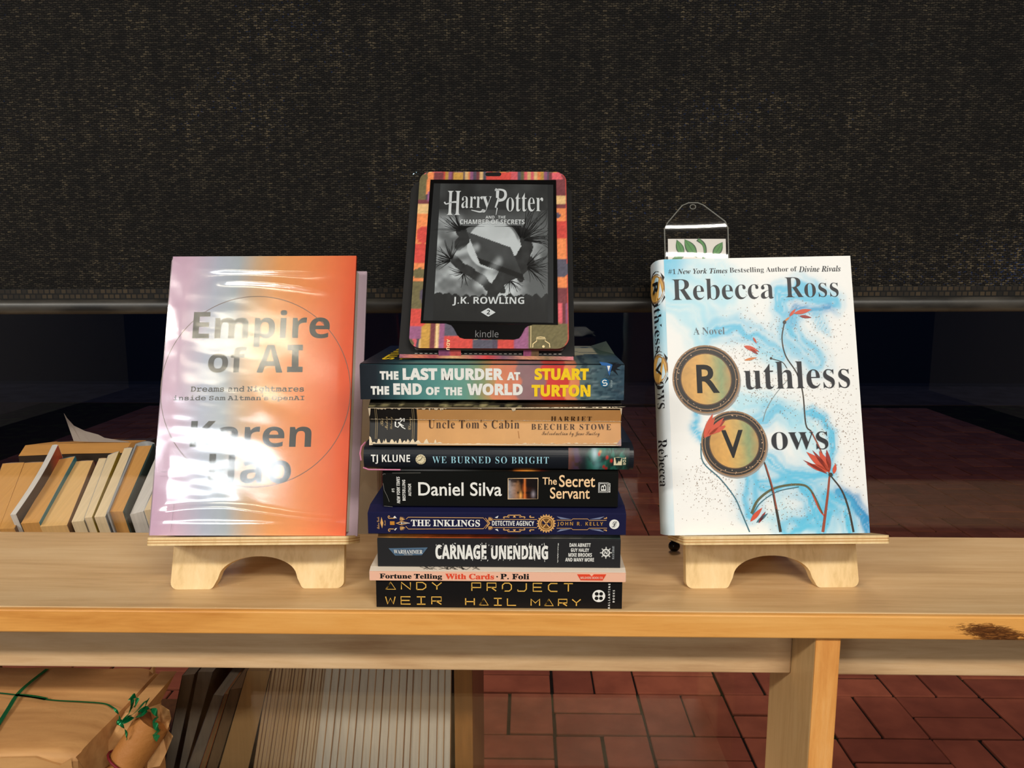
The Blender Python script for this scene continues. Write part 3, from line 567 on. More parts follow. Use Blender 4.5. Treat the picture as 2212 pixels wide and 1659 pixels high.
b.poly([(1208, 498), (1244, 498), (1240, 518), (1220, 524)], CREAM, .0006); b.line([(1260, 670), (1268, 720)], .0006, cm('scuff', (176, 120, 64)), .0005)
b.poly([(130, 490), (150, 488), (140, 540), (131, 560)], CREAM, .0005); b.poly([(1995, 505), (2011, 505), (2011, 560)], CREAM, .0005); b.poly([(2011, 720), (2011, 772), (1970, 772), (1985, 752)], cm('scuff_mauve', (160, 130, 130)), .0006); b.poly([(130, 700), (142, 710), (160, 762), (131, 764)], CREAM, .0006)
b.mb.grid(70, 5, lambda u, v: mix(grad(u, [(0, s(24, 22, 18)), (.2, s(60, 56, 40)), (.3, s(40, 34, 26)), (.6, s(30, 28, 24)), (.75, s(90, 60, 36)), (.86, s(40, 30, 22)), (1, s(20, 18, 18))]), s(150, 140, 100), sst(.55, .75, fbm(u*30, v*3, 5))*(u < .6)), lambda a, c: (a*b.L, .0012+c*.0125, .031+.0064*c*.98+.0002), ART)
b.mb.stroke([(.0, .0), (b.L, .0)], .0007, CREAM, lambda X, Y: (X, .0045+Y, .0334))
b.finish('paperback_book', 'battered tan and black paperback with a cracked spine, second from top of the stack', fr=.0085)
# --- top: teal, orange and red paperback
b = Book(ZC1, [(65, 150), (2030, 180), (2030, 440), (65, 408)], .603, 1.0961, .0279, .0285, .142, .003)
GR = [(0, s(24, 30, 38)), (.06, s(30, 38, 46)), (.13, s(44, 78, 84)), (.2, s(74, 128, 128)), (.3, s(92, 150, 144)), (.4, s(108, 158, 144)), (.46, s(138, 152, 112)), (.5, s(190, 150, 100)), (.505, s(224, 144, 104)), (.6, s(214, 128, 104)), (.605, s(150, 120, 122)), (.69, s(150, 112, 118)), (.70, s(214, 70, 66)), (.78, s(206, 66, 60)), (.785, s(228, 140, 100)), (.822, s(222, 134, 94)), (.827, s(104, 120, 116)), (.9, s(70, 96, 106)), (1, s(52, 76, 92))]
def f_(u, v):
    uu = u+.012*np.sin(v*9)*((u > .45) & (u < .83)); c = grad(uu, GR)*(.9+.2*fbm(u*30, v*6, 12)[..., None]); c = mix(c, s(130, 150, 156), (u > .835)*sst(.5, .7, fbm(u*26, v*30, 3))*.5); return mix(c, s(24, 44, 60), (u > .835)*sst(.52, .7, fbm(u*46, v*24, 30))*.7)
b.shell(cm('slate_cover', (40, 56, 64), .4)); b.art(f_, 200, 22)
def ft(u, v):
    c = f_(u, 1-v*.2); c = mix(c, s(26, 26, 26), (u < .2)*sst(.02, .3, v)*.85); c = mix(c, s(206, 176, 60), (u > .74)*(u < .84)*sst(.35, .5, v)); c = mix(c, s(196, 190, 160), (u > .82)*(u < .94)*sst(.38, .48, v)*(vnoise(u*10, v*40, 3) > .3)); return mix(c, s(70, 90, 70), (u > .93)*sst(.3, .6, v))
b.mb.grid(120, 40, ft, lambda a, c: (a*b.L, .0012+c*(b.D-.0012), .0287), ART)
b.mb.text('STUART', 'sb', (.012, .026, .022, .132), YEL, lambda x, y: (x, y, .0290), rot=90, off=.02); b.mb.text('TURTON', 'sb', (.027, .026, .037, .132), YEL, lambda x, y: (x, y, .0290), rot=90, off=.02)
for tx, *q in (('THE', 213, 201, 352, 264), ('LAST', 383, 181, 640, 270), ('MURDER', 668, 188, 1130, 276), ('AT', 1157, 220, 1255, 280), ('THE', 143, 311, 280, 375), ('END', 311, 293, 524, 378), ('OF', 553, 322, 655, 383), ('THE', 688, 326, 823, 387), ('WORLD', 860, 303, 1275, 391)): b.t(tx, 'sb', *q, WHITE, off=.026)
b.t('STUART', 'sb', 1362, 196, 1765, 284, YEL, off=.026); b.t('TURTON', 'sb', 1340, 318, 1780, 408, YEL, off=.026)
gm = cm('letter_wear', (130, 160, 158))
for k in range(60):
    x, y = random.uniform(390, 1270), random.choice([random.uniform(186, 270), random.uniform(300, 388)]); q = random.uniform(1.5, 4); b.poly([(x-q, y), (x, y-q*1.3), (x+q*.6, y+q*.4)], gm, .0005)
b.disc(1885, 308, 32, cm('badge_blue', (24, 96, 140))); b.line([(1899, 293), (1880, 288), (1868, 300), (1878, 311), (1892, 308), (1903, 316), (1892, 328), (1872, 326)], .0008, WHITE, .0006, smooth=4)
BL_, OR_ = cm('feather_blue', (52, 104, 168)), cm('ink_dark', (20, 24, 32))
b.poly([(1842, 152), (1900, 160), (1945, 176), (1915, 186), (1860, 178)], BL_); b.poly([(1890, 178), (1945, 178), (1918, 258)], BL_, .0004); b.poly([(1900, 182), (1924, 182), (1912, 225)], WHITE, .0006); b.poly([(1940, 175), (1985, 165), (2004, 180), (1970, 200), (2004, 215), (1960, 212), (1985, 255), (1940, 215), (1925, 230)], OR_, .0005); b.poly([(1895, 156), (1985, 160), (1960, 170)], OR_, .0007)
b.t('aevus', 'scr', 1928, 290, 1944, 345, cm('pale_teal_print', (150, 170, 176)), rot=-90)
b.mb.add([(b.L*.955, .10, .0288), (b.L, .07, .0289), (b.L*1.0, .142, .0335), (b.L*.93, .142, .0289)], [(0, 1, 2), (0, 2, 3)], cm('cover_corner', (92, 106, 96), .5))
b.finish('paperback_book', 'teal, orange and red paperback with yellow and white capitals, directly under the e-reader')
# ------------------------------------------------------------------ plywood easels
m_ply = wd('birch_ply', (206, 172, 118), (228, 198, 146), (236, 210, 164), axis='z', rough=.5, scale=1.3)
m_plye = mat('ply_edge', s(190, 140, 84), .6); N, L, p = nodes(m_plye)
tcx = N.new('ShaderNodeTexCoord'); sp_ = N.new('ShaderNodeSeparateXYZ'); L.new(tcx.outputs['Object'], sp_.inputs[0])
def easel(F_, D, x0, x1, ld, lw, dx, rz, label):
    """arched leaning panel with a slotted cross board whose front end is the book ledge; local frame: origin at mid feet"""
    up = F_.M.to_3x3() @ Vector((0, 0, 1)); lean = math.acos(up.z); bk = F_.M @ Vector((F_.w/2, D+.0004, -.0008)); xc = (x0+x1)/2; zl = bk.z; yf = bk.y-(zl-ZT)*math.tan(lean)
    r = empty('book_easel', (xc, yf, ZT), rz); tag(r, label, 'book stand', 'plywood book easels')
    w = (x1-x0)/2; t = .009; H = .155; zh = (zl-ZT)/math.cos(lean); cr = .006
    pts = []; ah = .025
    def corner(cx, cy, a0, a1, rr=cr, n=5): return [(cx+rr*math.cos(a0+(a1-a0)*k/n), cy+rr*math.sin(a0+(a1-a0)*k/n)) for k in range(n+1)]
    P2 = math.pi/2
    pts += corner(w-cr, cr, -P2, 0)+corner(w*.97-.02, H-.02, 0, P2, .02)+corner(-w*.97+.02, H-.02, P2, 2*P2, .02)+corner(-w+cr, cr, 2*P2, 3*P2)
    fx = w*.50; pts += corner(-fx-.004, .004, -P2, -P2*.35, .004, 3)
    pts += [(-w*.462, .0085)]+[(-w*.45*math.cos(a)*1.0, .010+ah*.72*math.sin(a)) for a in np.linspace(.12, math.pi-.12, 22)]+[(w*.462, .0085)]
    pts += corner(fx+.004, .004, -P2*1.65, -P2, .004, 3)
    cl, sl = math.cos(lean), math.sin(lean)
    fa = lambda x, z: (x, z*sl, z*cl); fb = lambda x, z: (x, z*sl+t*cl, z*cl-t*sl+.0)
    # tessellated panel: front/back as strips between arch and top
    mb = MB().prism(pts, fa, fb, m_ply); o = mb.build('leaning_panel', r, .0012)
    th = .0068; e = MB(); q = []
    hw = lw/2; back = .105/math.cos(lean)
    q = corner(dx+hw-.004, -ld+.004, -P2, 0, .004)+[(dx+hw-.002, .022), (w*.55, .03), (w*.5, back), (-w*.5, back), (-w*.55, .03), (dx-hw+.002, .022)]+corner(dx-hw+.004, -ld+.004, 2*P2, 3*P2, .004)
    o0 = np.array([0, zh*sl, zh*cl])
    ga = lambda x, y: (x, o0[1]+y*cl, o0[2]-y*sl); gb = lambda x, y: (x, o0[1]+y*cl-th*sl, o0[2]-y*sl-th*cl)
    for k, (c0, c1) in enumerate(((0, .30), (.30, .42), (.42, .62), (.62, .74), (.74, 1))):
        h = lambda c: (lambda x, y: (x, o0[1]+y*cl-th*sl*c, o0[2]-y*sl-th*cl*c))
        e.prism(q, h(c1), h(c0), m_ply if k % 2 == 0 else m_plye)
    e.build('ledge_board', r)
    yb_ = o0[1]+(back-.012)*cl; zt_ = o0[2]-(back-.012)*sl-th*cl; MB().box(-w*.45, w*.45, yb_-.006, yb_+.004, 0, zt_+.003, m_ply).build('rear_foot', r)
    return r
# ------------------------------------------------------------------ displayed hardcovers
class Face:
    def __init__(s_, q, yb, yt, zc):
        """q: photo corners TL,TR,BR,BL of the front cover"""
        tl, tr, br, bl = aty(*q[0], yt), aty(*q[1], yt), aty(*q[2], yb), aty(*q[3], yb)
        s_.zc = zc; mid = (tl+tr)/2-(bl+br)/2; s_.w = (np.linalg.norm(tr-tl)+np.linalg.norm(br-bl))/2; s_.h = np.linalg.norm(mid)
        x = (br-bl)/np.linalg.norm(br-bl)+(tr-tl)/np.linalg.norm(tr-tl); c = (bl+br+tl+tr)/4
        M = frame((0, 0, 0), x, mid); c0 = Vector(c)-M.to_3x3() @ Vector((s_.w/2, 0, s_.h/2)); M.translation = c0; s_.M = M; s_.H = homog(q); s_.mb = MB()
    def loc(s_, px, py): a, b = s_.H(s_.zc[0]+px/s_.zc[2], s_.zc[1]+py/s_.zc[2]); return a*s_.w, b*s_.h
    mp = lambda s_, e=.0002: (lambda x, z: (x, -e, z))
    bx = Book.bx; t = Book.t; P = Book.P; poly = Book.poly
    def line(s_, pts, w, m, e=.0003, smooth=0): s_.mb.stroke(s_.P(*pts), w, m, s_.mp(e), smooth)
    def disc(s_, x, y, r, m, e=.0003, r0=0, n=40):
        cx, cy = s_.loc(x, y); a = s_.loc(x+r, y); c = s_.loc(x, y-r); rx, ry = abs(a[0]-cx), abs(c[1]-cy); s_.mb.disc(cx, cy, rx, m, s_.mp(e), n, ry, rx*r0/r, ry*r0/r)
PGW = pages('white_pages', s(226, 220, 206), 'y', 2600)
# orange hardcover in a clear protector
f = Face([(367, 553), (765, 554), (751, 1156), (331, 1158)], .622, .702, (300, 520, 2.127)); D = .034; F1 = f
EG = [(0, s(198, 160, 186)), (.10, s(204, 172, 194)), (.25, s(172, 178, 196)), (.36, s(168, 178, 186)), (.46, s(202, 168, 132)), (.58, s(228, 156, 88)), (.74, s(236, 144, 80)), (.86, s(234, 122, 66)), (1, s(226, 88, 42))]
gm_ = lambda u, v: grad(u+.05*np.sin(v*3.3)-.03*(1-v), EG)*(.97+.06*vnoise(u*60, v*90, 2)[..., None])
f.mb.grid(70, 60, gm_, lambda a, c: (a*f.w, -.0001, c*f.h), ART)
m_j = cm('red_orange_jacket', (218, 70, 36), .4); f.mb.box(0, f.w, 0, .003, 0, f.h, m_j)
r1 = empty('hardcover_book', M=f.M); tag(r1, 'orange and lilac hardcover in a shiny clear protector on the plywood easel', 'book', 'hardcovers on easels')
DG = cm('dark_grey_print', (74, 74, 70), .5)
f.t('Empire', 'sb', 243, 322, 873, 492, DG); f.t('of', 'sb', 318, 490, 493, 610, DG); f.t('A', 'sb', 543, 482, 662, 610, DG)
f.poly([(681, 482), (752, 482), (752, 508), (733, 508), (733, 583), (752, 583), (752, 608), (681, 608), (681, 583), (702, 583), (702, 508), (681, 508)], DG)
f.t('Dreams and Nightmares', 'mono', 240, 670, 760, 705, DG, off=.010); f.t("inside Sam Altman's OpenAI", 'mono', 160, 713, 763, 743, DG, off=.010)
f.t('Karen', 'sb', 243, 832, 798, 952, DG); f.t('Hao', 'sb', 330, 982, 708, 1117, DG)
cx, cy = 536, 696
f.line([(cx+436*math.cos(a), cy+438*math.sin(a)) for a in np.linspace(0, 2*math.pi, 90)], .0006, cm('thin_grey_line', (120, 100, 90)), .0002)
f.mb.build('front_cover', r1)
lil = cm('lilac_jacket', (182, 160, 174), .4)
MB().box(.0, f.w+.0035, D-.003, D, -.001, f.h-.004, lil).build('back_cover', r1, .0006)
MB().box(.004, f.w-.004, .003, D-.003, .003, f.h-.007, PGW).build('page_block', r1)
MB().prism([(0, 0), (-.004, .006), (-.005, D/2), (-.004, D-.006), (0, D), (.003, D), (.003, 0)], lambda a, y: (a, y, 0), lambda a, y: (a, y, f.h-.002), lil, True).build('spine', r1)
flm = film('clear_jacket_film', .12, ior=1.55, boost=1.7); N, L = flm.node_tree.nodes, flm.node_tree.links
gl = [n for n in N if n.type == 'BSDF_GLOSSY'][0]; bn = N.new('ShaderNodeBump'); bn.inputs['Strength'].default_value = .10; bn.inputs['Distance'].default_value = .00012
L.new(noise(N, L, coords(N, L, (420, 420, 420)), 1, 5, .7), bn.inputs['Height']); L.new(bn.outputs[0], gl.inputs['Normal'])
fm = MB(); nx, nz = 90, 130; uu, vv = np.meshgrid(np.linspace(0, 1, nx), np.linspace(0, 1, nz))
env = np.clip(np.minimum.reduce([uu/.08, (1-uu)/.06, vv/.04, (1-vv)/.04]), 0, 1)
hgt = .0016*fbm(uu*1.7+.3, vv*2.6+.2, 41, 2)+.0011*(fbm(uu*3.5, vv*7+uu*1.5, 44, 2)-.5)*sst(1, .35, uu)+.0004*(fbm(uu*4, vv*26+2*uu, 45, 2)-.5)*sst(.75, .2, uu)
hgt += .0011*np.exp(-((vv-.955+.02*uu)/.016)**2)*sst(.1, .3, uu)*sst(.95, .7, uu)+.0012*np.exp(-((vv-.07-.02*np.sin(uu*5))/.016)**2)+.0006*np.exp(-((vv-.035)/.008)**2)+.0009*np.exp(-((vv-.905+.04*(uu-.35)**2*4)/.012)**2)*sst(.2, .35, uu)*sst(.9, .7, uu)
hgt = (.0004+hgt*env)
fm.add([(a*f.w*1.004-.0005, -h_-.0003, c*f.h) for a, c, h_ in zip(uu.ravel(), vv.ravel(), hgt.ravel())], [(j*nx+i, j*nx+i+1, (j+1)*nx+i+1, (j+1)*nx+i) for j in range(nz-1) for i in range(nx-1)], flm, True)
film_o = fm.build('clear_protector', r1); film_o['label'] = 'crinkled clear plastic protector'
tp = MB(); tm = cm('label_outline', (150, 140, 150), .5)
for pts in ([(64, 1212), (145, 1066), (182, 1066)],): pass
tp.stroke([f.loc(*q) for q in ((110, 1086), (145, 1086), (141, 1205))], .0002, tm, f.mp(.0012)); tp.stroke([f.loc(*q) for q in ((112, 1066), (182, 1066), (176, 1230), (164, 1340))], .00025, tm, f.mp(.0012)); tp.build('tape_edge', film_o)
# white novel with blue smoke
f = Face([(1441, 560), (1832, 553), (1884, 1151), (1450, 1157)], .628, .694, (1390, 420, 1.907)); D = .036
def smoke(u, v):
    c = np.ones(u.shape+(3,))*np.array(s(238, 238, 236)); wx = u+.10*(fbm(u*4, v*6, 21)-.5)+.03*(fbm(u*14, v*18, 25)-.5); wy = v+.10*(fbm(u*4, v*6, 22)-.5)+.03*(fbm(u*14, v*18, 26)-.5)
    def puff(P, w, a, col, fib=9):
        nonlocal c; P = [f.loc(*q) for q in P]; P = [(x/f.w, z/f.h*1.42) for x, z in P]; d = dpoly(wx, wy*1.42, P); m = np.exp(-(d/w)**2); st = .45+.9*np.abs(np.sin(d/w*fib+6*fbm(u*6, v*8, 31)))*.6; c = mix(c, col, m*a*st*1.35)
    c1, c2, c3 = s(92, 190, 226), s(40, 140, 196), s(170, 220, 236)
    puff([(90, 300), (220, 340), (330, 420)], .13, .7, c3, 4); puff([(100, 420), (230, 480), (260, 560)], .09, .8, c3, 5); puff([(330, 300), (350, 400)], .06, .4, c3); puff([(80, 280), (110, 300)], .10, .8, c1, 3)
    puff([(560, 470), (560, 410), (640, 390), (720, 400), (780, 440)], .05, 1.1, c1, 4); puff([(600, 520), (640, 460), (760, 470)], .035, .9, c2, 5); puff([(640, 500), (720, 480), (735, 555)], .035, .6, c1)
    puff([(310, 540), (380, 545), (470, 590), (560, 660)], .06, .8, c1, 5); puff([(590, 540), (630, 620), (700, 690)], .07, .8, c1, 4); puff([(480, 640), (530, 680)], .04, .6, c3)
    puff([(380, 840), (520, 850), (620, 900), (700, 980)], .07, .7, c3, 5); puff([(220, 900), (215, 960), (235, 1020)], .022, .9, c1); puff([(470, 900), (560, 870), (640, 930)], .05, .7, c1, 5)
    puff([(690, 890), (740, 900), (790, 980), (800, 1070), (770, 1130)], .03, 1.1, c1, 4); puff([(620, 930), (690, 1050), (760, 1140)], .06, .6, c3, 4); puff([(520, 1060), (580, 1120), (680, 1160), (790, 1150)], .045, .8, c1, 5)
    puff([(430, 1100), (420, 1240), (440, 1330)], .06, .8, c1, 4); puff([(470, 1180), (600, 1160), (690, 1230), (720, 1330)], .06, .9, c1, 5); puff([(560, 1250), (590, 1320), (520, 1340)], .04, .6, c3); puff([(600, 1390), (760, 1300), (740, 1392)], .07, .8, c1, 4)
    puff([(820, 1240), (880, 1260), (920, 1320), (935, 1392)], .03, 1.2, c2, 4); puff([(760, 1250), (850, 1300), (860, 1392)], .05, .9, c1, 4)
    return c
f.mb.grid(120, 170, smoke, lambda a, c: (a*f.w, -.0001, c*f.h), ART)
wj = cm('white_jacket', (236, 236, 234), .35); f.mb.box(0, f.w, 0, .003, 0, f.h, wj)
r2 = empty('hardcover_book', M=f.M); tag(r2, 'white hardcover novel with blue smoke and red flowers on the plywood easel', 'book', 'hardcovers on easels')
STM, STM2, PTL, PTL2 = cm('stem_print', (56, 48, 40)), cm('teal_stem_print', (60, 110, 126)), cm('red_petal_print', (206, 78, 50)), cm('deep_red_petal', (150, 44, 36))
f.line([(580, 515), (570, 580), (585, 650), (630, 720), (655, 800), (668, 930), (690, 960)], (.0010, .0012), STM, smooth=5); f.line([(690, 960), (730, 1040), (768, 1140)], .0012, cm('rust_stem', (150, 70, 48)), smooth=4); f.line([(768, 1150), (760, 1240), (742, 1390)], (.0016, .0024), cm('rust_stem', (150, 70, 48)), smooth=4); f.line([(775, 1150), (820, 1210), (850, 1290), (872, 1390)], (.0012, .0018), STM, smooth=4)
f.line([(520, 660), (570, 675), (590, 700)], .0007, STM, smooth=4); f.line([(600, 740), (540, 810), (505, 870), (490, 920)], .0006, cm('grey_stem', (130, 140, 140)), smooth=4); f.line([(495, 1090), (525, 1190), (545, 1290), (563, 1390)], (.0014, .0024), STM, smooth=4); f.line([(500, 1100), (530, 1200), (546, 1290)], .0011, cm('rust_stem', (150, 70, 48)), .0004, smooth=4)
f.line([(232, 1010), (240, 1090), (310, 1160), (370, 1240), (400, 1310), (432, 1390)], .0011, STM2, smooth=5); f.line([(440, 1310), (470, 1250), (540, 1200), (640, 1185), (690, 1210), (740, 1310)], (.0022, .0016), cm('olive_stem', (90, 92, 64)), smooth=5); f.line([(445, 1315), (480, 1262), (550, 1215), (640, 1195)], .0009, STM2, .0004, smooth=5); f.line([(695, 1220), (725, 1290), (748, 1320)], .0011, PTL, smooth=3)
def petal(x, y, a, l, w, m, e=.0005):
    a = R(a); pts = []
    for t in np.linspace(0, 1, 9): pts.append((t*l, w*math.sin(math.pi*t**.85)))
    for t in np.linspace(1, 0, 9)[1:-1]: pts.append((t*l, -w*math.sin(math.pi*t**.85)))
    f.poly([(x+p*math.cos(a)-q*math.sin(a), y+p*math.sin(a)+q*math.cos(a)) for p, q in pts], m, e)
for x, y, a, l, w, m in ((618, 480, -12, 74, 9, PTL), (640, 490, 8, 50, 6, PTL2), (600, 492, -50, 40, 6, PTL), (580, 512, -40, 30, 4, cm('orange_petal', (214, 130, 70))), (414, 610, 20, 66, 9, PTL), (440, 622, 34, 40, 5, PTL2), (415, 668, -12, 55, 5, cm('orange_petal', (214, 130, 70))), (452, 575, 60, 30, 4, PTL),
                         (770, 1130, -140, 130, 15, PTL), (770, 1130, -118, 100, 14, PTL), (770, 1125, -100, 90, 10, PTL2), (765, 1130, -160, 100, 12, PTL), (768, 1132, -128, 118, 8, PTL2), (760, 1140, -150, 120, 6, PTL2), (785, 1140, -80, 45, 8, PTL), (245, 990, -70, 110, 12, PTL), (255, 985, -48, 110, 12, PTL), (265, 975, -30, 80, 9, PTL), (435, 1345, -50, 80, 10, PTL), (460, 1350, -40, 66, 7, STM2), (470, 1352, -60, 60, 6, PTL2)):
    petal(x, y, a, l, w, m, .0005 if x > 300 or y < 900 else .0013)
f.disc(580, 515, 7, STM, .0006); f.disc(772, 1143, 9, STM, .0006); f.disc(525, 660, 5, STM, .0006)
sp1 = cm('brown_fleck', (140, 116, 96))
for k in range(2000):
    cx_, cy_, sx_, sy_ = random.choice([(720, 560, 90, 90), (500, 520, 120, 70), (640, 820, 130, 60), (320, 1230, 110, 70), (850, 1080, 60, 150), (800, 900, 80, 60), (270, 1150, 70, 60), (610, 1280, 100, 60), (420, 640, 60, 40), (480, 780, 60, 50)])
    x, y = random.gauss(cx_, sx_), random.gauss(cy_, sy_); X, Y = f.loc(x, y)
    if .003 < X < f.w-.003 and .003 < Y < f.h-.003: q = random.uniform(.00014, .0005); f.mb.add([(X-q, -.00035, Y), (X, -.00035, Y-q), (X+q, -.00035, Y), (X, -.00035, Y+q)], [(0, 1, 2, 3)], sp1)
INK = cm('ink_print', (28, 30, 38), .45)
f.t('#1', 'rb', 114, 305, 143, 324, INK, off=-.006); f.t('New York Times', 'rbi', 150, 302, 352, 323, INK); f.t('Bestselling Author of', 'rb', 360, 297, 630, 322, INK, off=-.006); f.t('Divine Rivals', 'rbi', 637, 293, 805, 316, INK)
f.t('Rebecca', 'rb', 128, 342, 536, 425, INK, off=-.006); f.t('Ross', 'rb', 583, 336, 796, 416, INK, off=-.006); f.t('A Novel', 'rb', 210, 535, 337, 564, cm('grey_ink', (96, 108, 118)), off=-.006); f.t('uthless', 'rb', 413, 673, 845, 784, INK, .0008, off=-.006); f.t('ows', 'rb', 525, 962, 760, 1037, INK, .0008, off=-.006)
def key(x, y, rr, ch, q):
    f.disc(x+5, y+7, rr*1.0, cm('soft_grey_print', (150, 146, 142)), .00045); f.disc(x, y, rr, cm('key_rim_bronze', (150, 116, 84)), .0006); f.disc(x, y, rr*.955, cm('key_rim_black', (34, 28, 24)), .0007); f.disc(x, y, rr*.90, cm('key_rim_bronze', (150, 116, 84)), .0008, r0=rr*.875); f.disc(x, y, rr*.765, cm('key_rim_copper', (120, 84, 58)), .0008, r0=rr*.75)
    cx, cy = f.loc(x, y); a = f.loc(x+rr*.74, y)[0]-cx; b_ = f.loc(x, y-rr*.74)[1]-cy; nr, na = 14, 44; vs = [(cx, -.0009, cy)]; cols = [0]
    for i in range(1, nr+1):
        for j in range(na): t = 2*math.pi*j/na; vs.append((cx+a*i/nr*math.cos(t), -.0009, cy+b_*i/nr*math.sin(t)))
    fs = [(0, 1+j, 1+(j+1) % na) for j in range(na)]+[(1+(i-1)*na+j, 1+i*na+j, 1+i*na+(j+1) % na, 1+(i-1)*na+(j+1) % na) for i in range(1, nr) for j in range(na)]
    V = np.array(vs); U = (V[:, 0]-cx)/a; Z = (V[:, 2]-cy)/b_
    col = grad(U*.5+.5+.12*(fbm(U*3+5, Z*3+5, 77)-.5), [(0, s(190, 140, 62)), (.35, s(214, 160, 76)), (.6, s(196, 164, 92)), (.8, s(132, 152, 104)), (1, s(176, 138, 80))])*(.82+.36*fbm(U*9+20, Z*9+20, 70)[..., None]); f.mb.add(vs, fs, ART, False, [tuple(c) for c in col])
    for k in range(60): t = random.uniform(0, 6.28); q_ = rr*random.uniform(.82, .99); f.disc(x+q_*math.cos(t), y+q_*math.sin(t), random.uniform(1, 2.6), cm('key_fleck', (206, 170, 136)), .001, n=6)
    f.t(ch, 'g', *q, BLACKP, .0011, off=.018)
key(370, 1012, 137, 'V', (318, 955, 408, 1072)); key(258, 745, 138, 'R', (219, 686, 312, 802))
for k, (x, y, a, l) in enumerate(((245, 990, -62, 100), (262, 975, -40, 95), (280, 965, -25, 62))): petal(x, y, a, l, 11, PTL if k != 1 else PTL2, .0012)
f.mb.build('front_cover', r2)
bl_ = .0085
def spm(e=0):  # map (z along spine, t across 0..1) to the rounded spine
    def g(t, z): a = math.pi*t; return (-(bl_+e)*math.sin(a)**.8 if 0 < t < 1 else 0, D*(.5-.5*math.cos(a)), z)
    return g
mb = MB(); g = spm()
mb.grid(9, 60, lambda u, v: mix(np.ones(u.shape+(3,))*np.array(s(230, 236, 240)), s(120, 200, 226), sst(.35, .65, fbm(u*2+3, v*7, 55))*sst(.35, .9, v)*.9+sst(.2, 0, v)*.6*fbm(u*3, v*9, 3)), lambda a, c: g(a, c*f.h), ART)
gs = spm(.0003); gz = lambda x, z: gs(.52-x, z)
mb.text('uthless', 'rb', (.12, f.h*.66, .40, f.h*.86), INK, gz, rot=-90, off=-.006); mb.text('ows', 'rb', (.12, f.h*.45, .40, f.h*.55), INK, gz, rot=-90, off=-.006); mb.text('Rebecca', 'rb', (.08, f.h*.17, .42, f.h*.34), INK, gz, rot=-90, off=-.006)
for zc_ in (.895, .595):
    for rr, m, e in ((.016, cm('key_rim_black', (34, 28, 24)), .0005), (.0135, cm('key_rim_bronze', (150, 116, 84)), .0008), (.012, cm('key_amber', (204, 156, 78)), .0011)):
        ge = spm(e); mb.disc(.26, f.h*zc_, rr/D*.72, m, lambda x, z: ge(x, z), 20, rr)
    ge = spm(.0014); mb.text('R' if zc_ > .7 else 'V', 'g', (.17, f.h*zc_-.006, .36, f.h*zc_+.006), BLACKP, lambda x, z: ge(.53-x, z), rot=-90, off=.018)
mb.build('spine', r2)
MB().box(0, f.w, D-.003, D, 0, f.h, wj).build('back_cover', r2, .0006)
MB().box(.003, f.w-.004, .003, D-.003, .003, f.h-.003, PGW).build('page_block', r2); MRF = f.M; WR = f.w; HR = f.h
easel(F1, .034, -.312, -.160, .046, .1675, .0035, R(2.2), 'pale plywood easel holding the orange hardcover')
easel(f, D, .1425, .2965, .046, .174, -.002, R(2.2), 'pale plywood easel holding the white flowery novel')
# ------------------------------------------------------------------ bookmark in a clear sleeve, and the bead charm
fb = Face([(1435, 505), (1571, 505), (1573, 562), (1437, 562)], .716, .722, (1390, 420, 1.907)); rb_ = empty('bookmark', M=fb.M); tag(rb_, 'clear vinyl bookmark sleeve with a leafy white insert poking out of the white novel', 'bookmark')
w = fb.w; ph = fb.h/57; lo = -.05   # metres per pixel
sh_ = lambda px, py: ((px-1435)*w/136, (562-py)*ph)
out = [sh_(1437, 562), sh_(1573, 562), sh_(1572, 492), sh_(1566, 478), sh_(1520, 443), sh_(1508, 438), sh_(1488, 438), sh_(1474, 444), sh_(1441, 482), sh_(1435, 494)]; out[0] = (out[0][0], lo); out[1] = (out[1][0], lo)
vin = film('clear_vinyl', .06, (.96, .96, .94), 1.5, 1.2)
N, L = vin.node_tree.nodes, vin.node_tree.links; gl = [n for n in N if n.type == 'BSDF_GLOSSY'][0]; bn = N.new('ShaderNodeBump'); bn.inputs['Strength'].default_value = .7; bn.inputs['Distance'].default_value = .008; L.new(noise(N, L, coords(N, L, (6, 6, 26)), 1, 0), bn.inputs['Height']); L.new(bn.outputs[0], gl.inputs['Normal'])
mb = MB(); mb.poly(out, vin, lambda x, z: (x, -.0007, z)); slv = mb.build('clear_sleeve', rb_)
rim = mat('vinyl_rim', s(112, 112, 106), .3); mb = MB(); mb.tube([(x, -.0003, z) for x, z in out[1:]+out[:1]], .0007, rim, 6); hc = sh_(1497, 447); mb.tube([(hc[0]+.0026*math.cos(a), -.0006, hc[1]+.0021*math.sin(a)) for a in np.linspace(0, 2*math.pi, 18)], .0005, rim, 5); mb.build('sleeve_rim', slv)
ins = MB(); iw = cm('insert_paper', (236, 232, 230), .6); a0, a1 = sh_(1442, 516), sh_(1567, 562); ins.box(a0[0], a1[0], .0, .0005, lo, a0[1], iw)
LF, LF2 = cm('leaf_green_print', (70, 140, 66)), cm('dark_leaf_print', (30, 74, 44)); im = lambda e: (lambda x, z: (x, -e, z))
def leaf(x0, y0, x1, y1, wd_):
    p0, p1 = np.array(sh_(x0, y0)), np.array(sh_(x1, y1)); d = p1-p0; nn = np.array([-d[1], d[0]]); 
    for m, k, e in ((LF2, 1.15, .0002), (LF, .85, .00035)): ins.poly([tuple(p0+d*t+nn*wd_*k*math.sin(math.pi*t)) for t in np.linspace(0, 1, 9)]+[tuple(p0+d*t-nn*wd_*k*math.sin(math.pi*t)) for t in np.linspace(1, 0, 9)[1:-1]], m, im(e))
    ins.stroke([tuple(p0), tuple(p1)], .0003, LF2, im(.0005))
leaf(1504, 557, 1478, 517, .2); leaf(1475, 556, 1461, 518, .18); leaf(1538, 557, 1560, 523, .2); leaf(1450, 560, 1475, 556, .2)
